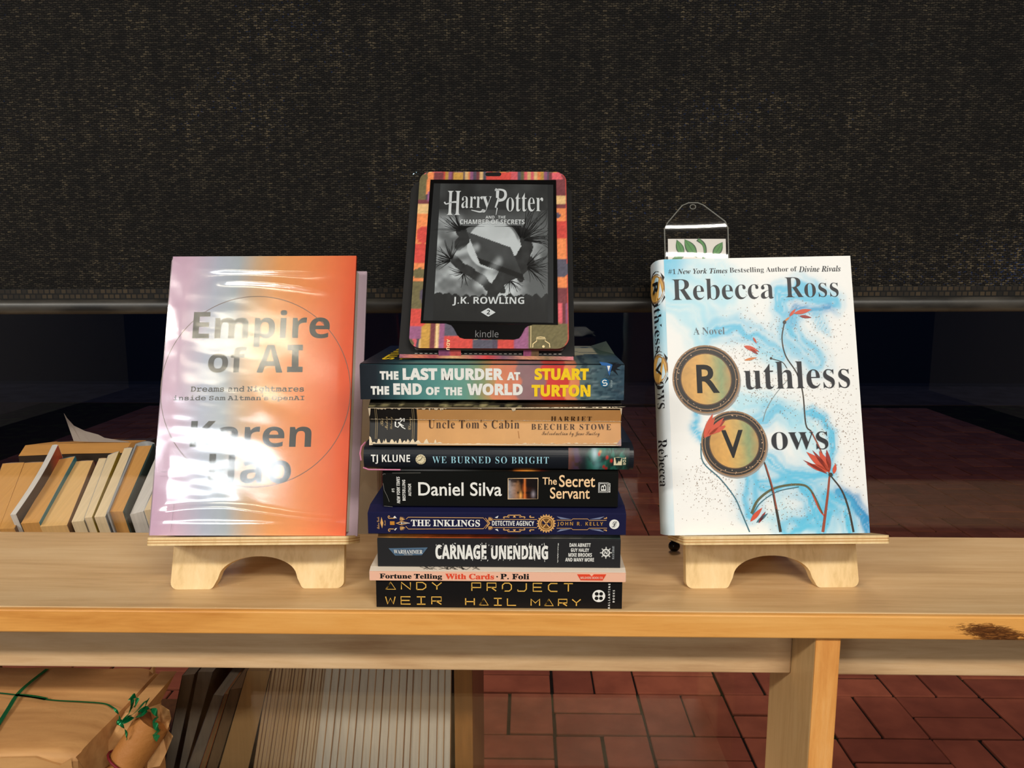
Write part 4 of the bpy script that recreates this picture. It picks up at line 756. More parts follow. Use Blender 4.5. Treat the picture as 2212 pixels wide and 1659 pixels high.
ins.stroke([sh_(1517, 562), sh_(1522, 545), sh_(1519, 528), sh_(1506, 517)], (.0024, .0036), LF2, im(.0003), 4); ins.stroke([sh_(1517, 562), sh_(1521, 545), sh_(1518, 529), sh_(1508, 518)], (.0012, .002), LF, im(.0005), 4)
ins.build('insert_card', rb_)
pc = atz(1456, 1191, ZT); bm_ = mat('black_bead', s(12, 12, 13), .2); ch = empty('bead_charm', (pc[0], pc[1], ZT)); tag(ch, 'little black bead charm on a cord hanging below the white novel', 'charm')
MB().ball((0, 0, .0055), .0058, bm_, 14, (1, 1, .93)).build('bead', ch); MB().ball((-.002, .001, .0135), .0032, bm_, 10).build('bead', ch); MB().tube([(-.002, .001, .015), (-.003, .003, .022), (-.001, .007, .032), (.003, .012, .045)], .0009, bm_, 6).build('cord', ch)
# ------------------------------------------------------------------ e-reader in a patterned folio
f = Face([(912, 372), (1231, 372), (1220, 754), (878, 752)], .618, .703, (840, 350, 3.686))
w, h = f.w, f.h; o1 = [(-.0085, h-.012), (-.004, h-.005), (w-.004, h-.003), (w+.005, h-.014), (w+.005, -.002), (w-.003, -.0060), (-.007, -.0046), (-.0095, -.001)]
f.M.translation.z += 1.1249-min((f.M @ Vector((x, y, z))).z for x, z in o1 for y in (.008, .010))
r3 = empty('e_reader', M=f.M); tag(r3, 'e-reader showing a grey book cover, in a colourful bookshelf-print folio on top of the stack', 'e-reader')
rr = .010
def rrect(a, c, w, h, rr):
    x, z = a*w, c*h
    for cx, sx in ((rr, -1), (w-rr, 1)):
        for cz, sz in ((rr, -1), (h-rr, 1)):
            if (x-cx)*sx > 0 and (z-cz)*sz > 0:
                d = math.hypot(x-cx, z-cz); m_ = max(abs(x-cx), abs(z-cz))
                if d > 0: k = m_/d; x, z = cx+(x-cx)*k, cz+(z-cz)*k
    return x, z
PAL = [s(*c) for c in ((206, 74, 66), (232, 138, 84), (120, 60, 66), (86, 84, 100), (196, 150, 70), (226, 186, 130), (150, 92, 130), (108, 100, 68), (84, 74, 92), (222, 100, 110))]
FL = [(.20, .955, .30, 1, 0), (.33, .955, .45, 1, 3), (.245, .955, .31, 1, 4)]
def fol(u, v):
    c = np.ones(u.shape+(3,))*np.array(s(120, 76, 70)); k = (np.floor(u*46)).astype(int); pal = np.array(PAL); idx = np.random.default_rng(4).integers(0, 10, 400)
    c = pal[idx[k % 400]]*.85
    for x0, z0, x1, z1, q in [(0, .55, .14, .74, 1), (0, .74, .14, .80, 5), (0, .80, .14, .83, 2), (0, .83, .05, 1, 7), (.05, .86, .13, 1, 1), (.06, .82, .14, .88, 6), (0, .45, .14, .57, 0), (0, .36, .14, .46, 1), (0, .20, .14, .36, 7), (0, .12, .14, .21, 0), (0, .05, .07, .13, 6), (.07, 0, .13, .13, 4), (.13, 0, .165, .13, 2), (.165, 0, .18, .13, 5), (.18, 0, .22, .13, 6), (.22, .06, .30, .13, 3), (.22, 0, .40, .06, 0), (.40, 0, .52, .05, 3), (.52, 0, .56, .05, 8), (.56, 0, .66, .05, 0), (.66, 0, .75, .13, 6), (.75, 0, 1, .13, 7),
                             (.86, .80, 1, .85, 5), (.86, .85, 1, .90, 2), (.86, .78, 1, .80, 2), (.86, .70, 1, .78, 1), (.86, .60, 1, .70, 0), (.86, .48, 1, .60, 1), (.86, .40, 1, .48, 8), (.86, .32, 1, .40, 1), (.86, .24, 1, .32, 2), (.92, .14, .96, .24, 9), (.23, .945, .30, 1, 4), (.46, .945, .56, 1, 0), (.56, .945, .62, 1, 0), (.88, .90, 1, 1, 2), (.9, .955, .98, 1, 9), (.10, .945, .16, 1, 2)]:
        m = (u >= x0)*(u < x1)*(v >= z0)*(v < z1); c = np.where(m[..., None], pal[q], c)
    for x, z, ax, az, q in ((.05, .62, .05, .05, 0), (.93, .65, .05, .04, 0), (.95, .43, .06, .05, 3), (.04, .16, .08, .05, 0), (.10, .66, .03, .03, 3), (.94, .735, .018, .02, 8), (.04, .40, .05, .03, 7), (.9, .36, .06, .03, 1), (.1, .28, .05, .05, 8)):
        c = np.where((((u-x)/ax)**2+((v-z)/az)**2 < 1)[..., None], pal[q], c)
    return c*(.78+.45*vnoise(u*210, v*290, 9)[..., None])*(.85+.3*fbm(u*20, v*26, 8)[..., None])
ARTF = art('folio_print', .6, .3, .5)
w, h = f.w, f.h
fr = MB(); fr.grid(90, 120, fol, lambda a, c: (rrect(a, c, w, h, rr)[0], -.0008, rrect(a, c, w, h, rr)[1]), ARTF)
edge = [rrect(a, 0, w, h, rr) for a in np.linspace(0, 1, 40)]+[rrect(1, a, w, h, rr) for a in np.linspace(0, 1, 50)[1:]]+[rrect(a, 1, w, h, rr) for a in np.linspace(1, 0, 40)[1:]]+[rrect(0, a, w, h, rr) for a in np.linspace(1, 0, 50)[1:-1]]
skin = mat('folio_skin', s(96, 52, 56), .6); fr.loft([[(x, -.0008, z) for x, z in edge], [(x, .002, z) for x, z in edge]], skin, False, caps=False)
sl0, sl1 = f.loc(808, 102), f.loc(900, 102); fr.mb = None
slot = [(sl0[0]+.002*math.cos(a), sl0[1]+.0021*math.sin(a)) for a in np.linspace(math.pi/2, 1.5*math.pi, 9)]+[(sl1[0]+.002*math.cos(a), sl1[1]+.0021*math.sin(a)) for a in np.linspace(-math.pi/2, math.pi/2, 9)]
dkp = mat('black_slot', s(6, 6, 6), .7); fr.poly(slot, dkp, lambda x, z: (x, -.00095, z))
jl = mat('cream_line_print', s(238, 214, 160), .5); fr.stroke([f.loc(*q) for q in ((1115, 1480), (1118, 1452), (1150, 1428), (1145, 1412), (1220, 1412), (1214, 1428), (1248, 1450), (1250, 1480))], .0007, jl, lambda x, z: (x, -.00095, z)); fr.stroke([f.loc(*q) for q in ((1148, 1402), (1180, 1398), (1216, 1402))], .0007, jl, lambda x, z: (x, -.00095, z)); fr.disc(*f.loc(1200, 1472), .0011, jl, lambda x, z: (x, -.00095, z), 12)
fr.stroke([f.loc(1108, 1310), f.loc(1100, 1480)], .0005, jl, lambda x, z: (x, -.00095, z)); fr.stroke([f.loc(368, 1310), f.loc(362, 1480)], .0010, jl, lambda x, z: (x, -.00095, z))
x0, z0 = f.loc(437, 1480); x1, z1 = f.loc(468, 1415); fr.text('ADU', 'sb', (x0, z0-.002, x1, z1), jl, lambda x, z: (x, -.00095, z), rot=-90)
hold = fr.build('holder_frame', r3)
# screen side
bz = mat('glossy_black_bezel', s(8, 8, 9), .25); mb = MB(); q = f.P((348, 150), (1357, 152), (1322, 1304), (240, 1290)); mb.prism(list(reversed(q)), lambda x, z: (x, -.0016, z), lambda x, z: (x, .0, z), bz)
tb = f.P((440, 1292), (1120, 1304), (1085, 1312), (1060, 1330), (1030, 1385), (1010, 1408), (970, 1419), (580, 1412), (545, 1402), (525, 1380), (500, 1330), (480, 1306)); mb.prism(list(reversed(tb)), lambda x, z: (x, -.00135, z), lambda x, z: (x, 0, z), bz)
x0, z0, x1, z1 = f.bx(668, 1350, 850, 1404); mb.text('kindle', 'n', (x0, z0, x1, z1), mat('grey_wordmark', s(110, 110, 112), .5), lambda x, z: (x, -.0018, z)); mb.build('bezel', r3)
MB().box(.004, w-.004, .0022, .0074, .0005, h-.003, mat('grey_plastic', s(96, 98, 98), .45)).build('reader_body', r3, .0022)
ARTS = art('screen_print', .45, .35)
def cover(u, v):
    n = fbm(u*5, v*6, 61); g_ = .16+.20*(n-.4)+np.zeros_like(u); A = .78
    moon = sst(.235, .22, np.hypot((u-.50)/1, (v-.54)/A*1.0)); sky = .30+.55*sst(.4, .7, fbm(u*3+2, v*4, 63)); g_ = np.where(v < .80, sky*sst(.82, .66, v)+g_*(1-sst(.82, .66, v)), g_)
    g_ = g_*(1-.0)+moon*(.62-.0*g_)*(.85+.3*(n-.5))*.75; g_ = np.clip(g_, 0, .75)
    for P, wd_ in (([(.78, .62), (.82, .52), (.74, .42), (.62, .34), (.52, .2), (.46, .06)], .05), ([(.21, .64), (.25, .58), (.2, .54)], .045), ([(.16, .43), (.24, .37), (.40, .30), (.5, .22)], .035), ([(.84, .42), (.74, .35), (.62, .3)], .04), ([(.70, .37), (.76, .3)], .03), ([(.5, .2), (.55, .26), (.6, .22)], .03)):
        d = dpoly(u+.02*(fbm(u*16, v*20, 66)-.5), v+.02*(fbm(u*16, v*20, 67)-.5), P); g_ = np.where(d < wd_, .07+.10*fbm(u*20, v*26, 68), g_)
    # plain dark tilted slab in the middle of the picture
    a = .42; X = (u-.53)*math.cos(a)+(v-.46)*math.sin(a)*1.2; Y = -(u-.53)*math.sin(a)+(v-.46)*1.2*math.cos(a)
    Xr = (u-.53)+.55*(v-.46); m = (np.abs(Xr) < .17)*(np.abs(v-.46+.28*(u-.53)) < .10); g_ = np.where(m, .10+.22*(v-.40)+.12*fbm(u*9, v*9, 70), g_)
    m = (np.abs(Xr) < .17)*(v-.46+.28*(u-.53) < -.06)*(v-.46+.28*(u-.53) > -.10); g_ = np.where(m, .06, g_)
    bm = sst(.055, .0, dpoly(u, v, [(.56, .42), (.38, .25)])-.03*(.5-v)); g_ = g_+bm*.42*(fbm(u*8, v*8, 71)+.2); bm = sst(.05, 0, dpoly(u, v, [(.36, .52), (.16, .47)])); g_ = g_+bm*.35
    hill = .15+.05*fbm(u*7, v*0+3, 72)+.03*np.abs(np.sin(u*40))*fbm(u*20, v*0, 73); g_ = np.where(v < hill, .07+.08*fbm(u*30, v*12, 74)*v/.2, g_); g_ = g_*np.where(v > .80, .75, 1)
    g_ = np.clip(g_, .045, .72); return np.stack([g_*.92, g_*.97, g_], -1)**1.8*1.0
scq = [(375, 182), (1333, 192), (1286, 1292), (262, 1272)]; sx = f.P(*scq)
sc = MB(); sc.poly(list(reversed(sx)), mat('dark_screen', s(34, 36, 38), .45), lambda x, z: (x, -.0018, z))
aq = f.P((428, 184), (1289, 192), (1242, 1288), (338, 1274)); (tlx, tlz), (trx, trz), (brx, brz), (blx, blz) = aq
am = lambda a, c: ((blx*(1-a)+brx*a)*(1-c)+(tlx*(1-a)+trx*a)*c, (blz*(1-a)+brz*a)*(1-c)+(tlz*(1-a)+trz*a)*c)
sc.grid(150, 190, cover, lambda a, c: (am(a, c)[0], -.0020, am(a, c)[1]), ARTS)
tw = mat('black_twig_print', s(24, 25, 26), .5)
for x, y, a0, a1, n, l0, l1 in ((590, 570, 185, 330, 60, 110, 230), (1060, 640, 235, 372, 80, 170, 380), (500, 800, 130, 300, 44, 90, 190), (1090, 850, 290, 420, 44, 100, 230), (590, 900, 60, 200, 16, 60, 130), (960, 960, 10, 150, 16, 60, 120)):
    for k in range(n):
        a = R(random.uniform(a0, a1)); l_ = random.uniform(l0, l1); bnd = random.uniform(-.35, .35); pts = [(x+l_*t*math.cos(a+bnd*t), y+l_*t*math.sin(a+bnd*t)) for t in (.1, .4, .7, 1)]
        pts = [(min(max(px, 360), 1270), min(max(py, 530 if 560 < px < 1095 else 400), 1100)) for px, py in pts]; sc.stroke(f.P(*pts), (.0006, .00015), tw, lambda X, Z: (X, -.0022, Z), 3)
LT = mat('pale_screen_print', s(196, 202, 206), .5); SH = lambda X, Z: (X, -.0024, Z); P_ = lambda *pts: f.P(*pts)
def T(tx, st, q, **k): x0, z0, x1, z1 = f.bx(*q); sc.text(tx, st, (x0, z0, x1, z1), LT, SH, **k)
# title lettering: angular, pointed strokes
def gl_(ox, oy, sx_, sy_, strokes):
    for st in strokes: sc.stroke(P_(*[(ox+a*sx_, oy+b_*sy_) for a, b_ in st[0]]), st[1], LT, SH, st[2] if len(st) > 2 else 0)
T('H', 'rb', (478, 246, 585, 440), off=-.006); T('arr', 'rb', (592, 290, 760, 385), off=-.006); T('y', 'rb', (752, 290, 832, 420), off=-.006)
T('otter', 'rb', (950, 262, 1245, 412), off=-.006); gl_(0, 0, 1, 1, [([(865, 236), (885, 240), (880, 300), (890, 306), (862, 380), (876, 384), (864, 440)], (.0034, .0004)), ([(862, 240), (905, 235), (940, 248), (946, 285), (925, 315), (890, 322)], (.0016, .0030), 4), ([(455, 335), (470, 352), (520, 335), (560, 330)], (.0014, .0008), 4), ([(775, 400), (740, 415), (700, 408), (668, 400)], (.0020, .0006), 4)])
T('AND   THE', 'sb', (780, 446, 940, 469)); T('CHAMBER OF SECRETS', 'sb', (575, 476, 1090, 514)); T('J.K. ROWLING', 'sb', (497, 1090, 1062, 1160))
sc.poly(P_((718, 1210), (775, 1245), (833, 1212), (778, 1177)), LT, SH); x0, z0, x1, z1 = f.bx(764, 1193, 790, 1228); sc.text('2', 'sb', (x0, z0, x1, z1), tw, lambda X, Z: (X, -.0026, Z)); sc.build('screen', r3)
# back of the folio, folded behind as the stand; bottom edge with stitches and straps
bkm = mat('black_folio_lining', s(30, 29, 29), .75); mb = MB().prism(o1, lambda x, z: (x, .0080, z), lambda x, z: (x, .0100, z), bkm)
for k in range(30): x = .004+k*(w-.012)/29; mb.add([(x, .0079, -.0012), (x+.0022, .0079, -.0012), (x+.0022, .0079, -.0007), (x, .0079, -.0007)], [(0, 1, 2, 3)], mat('white_thread', s(190, 186, 178), .7))
bpn = mb.build('back_panel', r3)
mb = MB(); mb.grid(70, 4, lambda u, v: grad(u, [(0, s(150, 90, 110)), (.1, s(200, 120, 90)), (.2, s(150, 60, 70)), (.3, s(200, 160, 110)), (.45, s(170, 80, 90)), (.5, s(200, 60, 60)), (.6, s(110, 80, 100)), (.75, s(190, 130, 100)), (.85, s(130, 110, 80)), (1, s(200, 120, 130))])*(.7+.5*vnoise(u*70, v*3, 4)[..., None]), lambda a, c: (-.0085+a*(w+.0125), .0077, -.0018-.0014*a-.0032*c), ARTF)
mb.build('folio_edge', bpn)
stp = MB()
for a0, a1, colr in ((370, 548, 0), (1042, 1165, 1)):
    x0, z0 = f.loc(a0, 1478); x1, _ = f.loc(a1, 1478); zb_ = -.0030
    stp = MB(); stp.grid(10, 6, lambda u, v: np.where((u < .45)[..., None], np.array(s(150, 80, 120)), np.array(s(206, 84, 84)) if colr == 0 else np.array(s(110, 90, 66)))*(.75+.45*vnoise(u*40, v*40, 5)[..., None]), lambda a, c: (x0+(x1-x0)*a, -.0009+.0086*(1-c)**1.5, zb_+(.006-zb_)*c), ARTF); stp.build('strap', hold)
# prop flap from the back of the folio to the top cover of the stack
Mi = f.M.inverted(); zt_ = 1.1246
def toL(x, y, z): return tuple(Mi @ Vector((x, y, z)))
ta, tb_ = (w*.2, .0101, h*.55), (w*.8, .0101, h*.55); wa, wb = f.M @ Vector(ta), f.M @ Vector(tb_)
ba, bb = toL(wa.x, .738, zt_+.0002), toL(wb.x, .738, zt_+.0002)
off_ = Vector((0, .0016, .0006)); MB().hexa([ba, bb, tuple(Vector(bb)+off_), tuple(Vector(ba)+off_), ta, tb_, tuple(Vector(tb_)+off_), tuple(Vector(ta)+off_)], bkm).build('prop_flap', r3)
# ------------------------------------------------------------------ books tipped back in the rack outside the window
TAN_P = pages('tan_pages', s(206, 152, 84), 'x', 2200, .86, .5); PALE_P = pages('pale_tan_pages', s(222, 180, 118), 'x', 2200, .86, .5); CRM_P = pages('cream_pages', s(226, 204, 164), 'x', 2200, .82, .6); WHT_P = pages('grey_white_pages', s(214, 210, 202), 'x', 1800, .8, .6)
ZL = (0, 860, 3.77); TILT = R(22)
dn = np.array([0, math.sin(TILT), -math.cos(TILT)])
def px(q, y): return aty(ZL[0]+q[0]/ZL[2], ZL[1]+q[1]/ZL[2], y)
def tipped(nl, nr, fr, fl, pgm, left=None, right=None, tall=.19, hard=0, yn=.826, yf=.95, label='', name='paperback_book', curve=0, cut=None):
    a, b, c, d = px(nl, yn), px(nr, yn), px(fr, yf), px(fl, yf)
    lo = dn*tall; ac = (b-a)/np.linalg.norm(b-a); n = 7
    def ring(e0, e1, up, k):   # cross rows from front to back with an optional bend
        out = []
        for i in range(n):
            t = i/(n-1); bd = ac*curve*math.sin(math.pi*t); p = a+(d-a)*t+bd+ac*e0; q = b+(c-b)*t+bd+ac*e1; out.append((p-dn*up, q-dn*up))
        return out
    base = (a+b+c+d)/4+lo; r = empty(name, tuple(base)); tag(r, label, 'book', 'books tipped in the outdoor cart')
    T_ = ring(0, 0, 0, 0)
    def solid(T_, l0, m, mbx):
        rings = [[tuple(p), tuple(q), tuple(q+l0), tuple(p+l0)] for p, q in T_]; return mbx.loft(rings, m)
    part(solid(T_, lo, pgm, MB()), 'page_block', r)
    cv = MB(); th = .0022 if hard else .0005; up = .0025 if hard else .0
    for side, m in (('l', left), ('r', right)):
        if m is None: continue
        e = (-th, 0) if side == 'l' else (0, th); rows = []
        for i in range(n):
            t = i/(n-1); bd = ac*curve*math.sin(math.pi*t)
            o_ = (a+(d-a)*t if side == 'l' else b+(c-b)*t)+bd
            if hard and i == 0: o_ = o_-(d-a)*.03
            rows.append([tuple(o_+ac*e[0]-dn*up), tuple(o_+ac*e[1]-dn*up), tuple(o_+ac*e[1]+lo), tuple(o_+ac*e[0]+lo)])
        cv.loft(rows, m)
    m = left or right or cm('tan_spine', (150, 110, 66)); D_ = (d-a)/np.linalg.norm(d-a)
    k = 7 if hard else 3; bl = .006 if hard else .0012; rows = []
    for i in range(k+1):
        t = i/k; p = d+(c-d)*t+D_*bl*math.sin(math.pi*t)-ac*th*(1-2*t)
        q = p+D_*th; rows.append([tuple(p-dn*up), tuple(q-dn*up), tuple(q+lo), tuple(p+lo)])
    cv.loft(rows, m, True); part(cv, 'cover', r)
    return r
orange_c = cm('dark_orange_cover', (120, 60, 40)); m = orange_c; N, L, p = nodes(m)
tcx = N.new('ShaderNodeTexCoord'); sp_ = N.new('ShaderNodeSeparateXYZ'); L.new(tcx.outputs['Generated'], sp_.inputs[0]); r_ = ramp(N, [(.0, s(56, 48, 50)), (.45, s(66, 52, 50)), (.6, s(180, 74, 44)), (.85, s(170, 66, 44)), (.95, s(90, 66, 50))]); L.new(sp_.outputs['Y'], r_.inputs[0]); L.new(r_.outputs[0], p.inputs['Base Color'])
brn, teal, gry, ylw, dkg, wht = cm('brown_cover', (128, 100, 76)), cm('teal_cover', (40, 116, 134)), cm('grey_cover', (150, 152, 152)), cm('olive_yellow_cover', (150, 128, 40)), cm('dark_green_cover', (44, 62, 58)), cm('white_cover', (200, 202, 204))
tipped((-170, 1065), (-8, 1065), (196, 524), (22, 534), TAN_P, brn, None, label='fat tan-edged paperback partly outside the picture at the end of the window row')
tipped((-6, 1065), (116, 1062), (376, 520), (200, 528), TAN_P, None, brn, label='fat tan-edged paperback beside the white-edged thin book')
tipped((86, 950), (130, 946), (470, 384), (428, 384), WHT_P, wht, orange_c, label='thin white-edged book with a dark and orange cover, leaning above its neighbours', curve=.003, yf=.955, tall=.2)
tipped((170, 1022), (318, 1012), (610, 474), (482, 500), TAN_P, None, teal, label='tan paperback with a teal blue back cover in the window row')
tipped((327, 1046), (545, 1034), (758, 508), (622, 516), PALE_P, None, brn, label='pale tan paperback with fanned pages next to the teal-covered one')
tipped((582, 1008), (682, 1000), (868, 490), (806, 492), CRM_P, None, None, label='cream-edged paperback just past the fanned pale one')
tipped((688, 975), (748, 970), (968, 432), (882, 466), CRM_P, gry, ylw, label='cream paperback with a yellow and olive striped cover edge')
tipped((768, 968), (856, 964), (1078, 405), (1012, 410), CRM_P, None, gry, label='cream paperback squeezed against the thick hardback')
tipped((896, 925), (1012, 922), (1246, 385), (1118, 392), TAN_P, gry, dkg, hard=1, label='thick hardback with tan pages and a grey-green binding in the window row', name='hardcover_book', yf=.955)
tipped((1058, 950), (1166, 922), (1392, 400), (1300, 410), WHT_P, dkg, gry, label='grey-white paged book half hidden by the orange hardcover')
tipped((1174, 915), (1240, 905), (1450, 430), (1400, 440), CRM_P, wht, brn, label='cream paged book mostly hidden behind the orange hardcover')
# a book lying across the others, its cover curling up behind
a, b_, c, d = px((150, 472), .985), px((1012, 446), .985), px((1070, 362), 1.02), px((207, 384), 1.02)
r = empty('paperback_book', tuple((a+b_)/2)); tag(r, 'tan-edged paperback laid across the back of the window row with its grey cover curling up', 'book', 'books tipped in the outdoor cart')
ddn = np.array([0, .03, -.012]); mb = MB().loft([[tuple(p), tuple(q), tuple(q+dn*.012+np.array([0, .07, 0])), tuple(p+dn*.012+np.array([0, .07, 0]))] for p, q in ((a, d), ((a*.5+b_*.5)+np.array([0, 0, .001]), (d*.5+c*.5)+np.array([0, 0, .0012])), (b_, c))], pages('lying_pages', s(206, 150, 80), 'z', 1800, .86)); part(mb, 'page_block', r)
dkc = cm('dark_umber_cover', (56, 44, 34)); u_ = np.array([.0, .001, -.011])
part(MB().loft([[tuple(p), tuple(p+u_), tuple(p+u_+np.array([0, .09, 0])), tuple(p+np.array([0, .09, 0]))] for p in (a, b_)], dkc), 'back_cover', r)
cur = MB(); g_ = cm('grey_inside_cover', (150, 138, 128), .6); top = [(520, 125), (545, 165), (600, 225), (690, 268), (800, 298), (850, 324), (1050, 356)]; bot = [(600, 350), (620, 352), (660, 354), (730, 356), (810, 357), (860, 358), (1052, 360)]
rows = []
for i, (p, q) in enumerate(zip(top, bot)):
    P_t, P_b = px(p, 1.045-.004*i), px(q, 1.02); rows.append([tuple(P_t), tuple(P_b), tuple(P_b+np.array([0, .0007, 0])), tuple(P_t+np.array([0, .0007, 0]))])
cur.loft(rows, g_); part(cur, 'curled_cover', r)
# tall pale board and dark box seen between the orange hardcover and the stack
p0, p1 = aty(772, 861, .85), aty(812, 1160, .85)
tg = empty('pale_album', (p0[0], .85, .80)); tag(tg, 'pale beige album standing behind the gap beside the orange hardcover', 'album')
bg = cm('beige_board', (176, 158, 134), .7); part(MB().box(p0[0]-.14, p0[0]+.021, .848, .852, .80, p0[2], bg), 'front_board', tg, .001); part(MB().box(p0[0]-.138, p0[0]+.019, .852, .866, .803, p0[2]-.004, CRM_P), 'page_block', tg); part(MB().box(p0[0]-.14, p0[0]+.021, .866, .870, .80, p0[2], bg), 'back_board', tg, .001)
# the outdoor cart itself
ZK = .585; XE = aty(982, 1550, .832)[0]
rk = empty('book_cart', (-.4, .92, ZP)); tag(rk, 'brown wooden book cart outside the window glass carrying the tipped and slim books', 'cart')
rkm = wd('dark_cart_wood', (96, 62, 28), (118, 80, 40), (134, 92, 48), axis='z'); bz_ = px((500, 1010), .826)+dn*.2
yA, zA = bz_[1]-.006, bz_[2]-.006
part(MB().hexa([(-.78, yA, zA-.02), (-.08, yA, zA-.02), (-.08, yA+.15, zA+.0406), (-.78, yA+.15, zA+.0406), (-.78, yA, zA), (-.08, yA, zA), (-.08, yA+.15, zA+.0606), (-.78, yA+.15, zA+.0606)], rkm), 'tilted_board', rk)
part(MB().box(-.78, XE, .83, 1.02, ZK-.02, ZK, rkm), 'lower_shelf', rk); part(MB().box(XE, XE+.0215, .830, 1.06, ZP, .80, rkm), 'end_panel', rk, .001); part(MB().box(-.80, -.78, .83, 1.06, ZP, .80, rkm), 'end_panel', rk, .001)
# ------------------------------------------------------------------ lower shelf
kraft = mat('kraft_paper', s(186, 136, 84), .62, .3); N, L, p = nodes(kraft)
n1 = noise(N, L, coords(N, L, (26, 26, 26)), 1, 6, .6, .5); n2 = noise(N, L, coords(N, L, (9, 60, 60)), 1, 3); r_ = ramp(N, [(.3, s(168, 120, 72)), (.7, s(196, 148, 94))]); L.new(n2, r_.inputs[0]); L.new(r_.outputs[0], p.inputs['Base Color']); bump(N, L, p, n1, .35, .003)
ZS = .62
tl_, br_ = aty(160, 1628, .622), aty(330, 1463, .745); zt = tl_[2]
pk_ = empty('wrapped_parcel', (-.48, .68, ZS)); tag(pk_, 'brown paper parcel tied with green curling ribbon on the lower shelf', 'parcel')
xr = tl_[0]; xl = xr-.27; mb = MB(); nx, ny = 30, 16; gx = []
prof = [(.642, ZS), (.624, ZS+.004), (.6215, ZS+.02), (.622, zt-.008), (.6245, zt-.002), (.631, zt)]+[(.631+(.768-.631)*k/8, zt+.0008*math.sin(k*.9)) for k in range(1, 9)]+[(.774, zt-.003), (.776, zt-.012), (.776, ZS+.004), (.772, ZS)]
rings = []
for i in range(nx+1):
    t = i/nx; x = xl+(xr-xl)*t; e = .004*max(0, 1-(1-t)*22)
    rings.append([(x+(.0035*(y-.62)/.12), y+(e if y < .68 else -e), z-(e if z > zt-.05 else 0)+.0006*math.sin(x*70+y*40)*(z > zt-.01)) for y, z in prof])
mb.loft(rings, kraft, True)
for y0, z0, y1, z1 in ((.626, zt-.03, .66, zt-.05),): mb.add([(xr+.0006, .623, zt-.004), (xr+.0012, .70, zt-.01), (xr+.0012, .66, zt-.07)], [(0, 1, 2)], kraft)
f0 = [(xl, .6205, zt-.012), (xr-.035, .6205, zt-.003), (xr-.012, .6195, zt-.010), (xr-.002, .6205, zt-.004), (xr-.002, .6205, ZS+.03), (xl, .6205, ZS+.03)]; mb.add([(x, y, z) for x, y, z in f0]+[(x, y+.002, z) for x, y, z in f0], [(0, 1, 2, 3, 4, 5), (0, 1, 7, 6), (1, 2, 8, 7), (2, 3, 9, 8)], kraft)
ear = [aty(312, 1466, .77), aty(331, 1437, .762), aty(330, 1500, .765), aty(318, 1510, .76)]; mb.add([tuple(q) for q in ear]+[tuple(q+np.array([.001, .003, 0])) for q in ear], [(0, 1, 2, 3), (0, 1, 5, 4), (1, 2, 6, 5)], kraft)
part(mb, 'paper_wrap', pk_)
rbn = mat('green_foil_ribbon', s(18, 116, 66), .25, .6, .55); mb = MB()
def rib(pts, wd_, y=None):
    P3 = [atz(u, v, zt+.0022) if y is None else aty(u, v, y) for u, v in pts]; P3 = spl(P3, 4)
    for i in range(len(P3)-1):
        a, b_ = P3[i], P3[i+1]; t = (b_-a)/(np.linalg.norm(b_-a)+1e-9); nn = np.array([-t[1], t[0], 0])*wd_/2 if y is None else np.array([-t[2], .2, t[0]])*wd_/2
        mb.add([tuple(a-nn), tuple(a+nn), tuple(b_+nn), tuple(b_-nn)], [(0, 1, 2, 3)], rbn)
rib([(102, 1445), (60, 1478), (36, 1502), (16, 1534), (-20, 1590)], .0042); rib([(-30, 1494), (36, 1501), (110, 1512), (180, 1516), (226, 1520), (246, 1530)], .0022); rib([(36, 1501), (70, 1504), (100, 1510)], .0045)
rbo = part(mb, 'ribbon', pk_)
mb = MB(); knot = aty(258, 1560, .655)
def curl(pts, wd_, y=.652, wob=.004):
    P3 = [aty(u, v, y+wob*math.sin(i*2.1)) for i, (u, v) in enumerate(pts)]; P3 = spl(P3, 5); L1 = []
    for i, p_ in enumerate(P3):
        an = i*.42; nn = np.array([math.cos(an)*.6, math.sin(an), .8*math.sin(an+1)])*wd_/2; L1.append((tuple(p_-nn), tuple(p_+nn)))
    for q0, q1 in zip(L1[:-1], L1[1:]): mb.add([q0[0], q0[1], q1[1], q1[0]], [(0, 1, 2, 3)], rbn)
curl([(246, 1530), (256, 1542), (259, 1558)], .0022, .648, 0)
curl([(258, 1562), (276, 1545), (286, 1520), (280, 1508), (292, 1505), (296, 1520), (285, 1530)], .0055); curl([(258, 1562), (280, 1548), (300, 1530), (318, 1512), (314, 1526), (300, 1538)], .0055); curl([(300, 1535), (320, 1530), (336, 1538), (340, 1552), (330, 1558), (338, 1570), (344, 1580), (330, 1585), (342, 1596)], .0048); curl([(258, 1562), (268, 1572), (274, 1588), (274, 1598)], .0026, .648, 0); curl([(262, 1558), (285, 1552), (310, 1540), (322, 1534)], .006)
mb.ball(tuple(knot), .0028, rbn, 8); part(mb, 'ribbon_bow', rbo)
def slab(q, y, dep, m, mbx=None, ZS=ZS):   # quad in photo bl,br,tr,tl standing on the shelf line
    bl, br, tr, tl = [aty(u, v, y) for u, v in q]; mbx = mbx or MB()
    def ext(t, b_): k = (ZS-t[2])/(b_[2]-t[2]); return t+(b_-t)*k
    bl, br = ext(tl, bl), ext(tr, br); dv = np.array([0, dep, 0])
    return mbx.hexa([tuple(bl), tuple(br), tuple(br+dv), tuple(bl+dv), tuple(tl), tuple(tr), tuple(tr+dv), tuple(tl+dv)], m), (bl, br, tr, tl)
Z7 = lambda *pts: [(x/2.0868, 1360+y/2.0868) for x, y in pts]
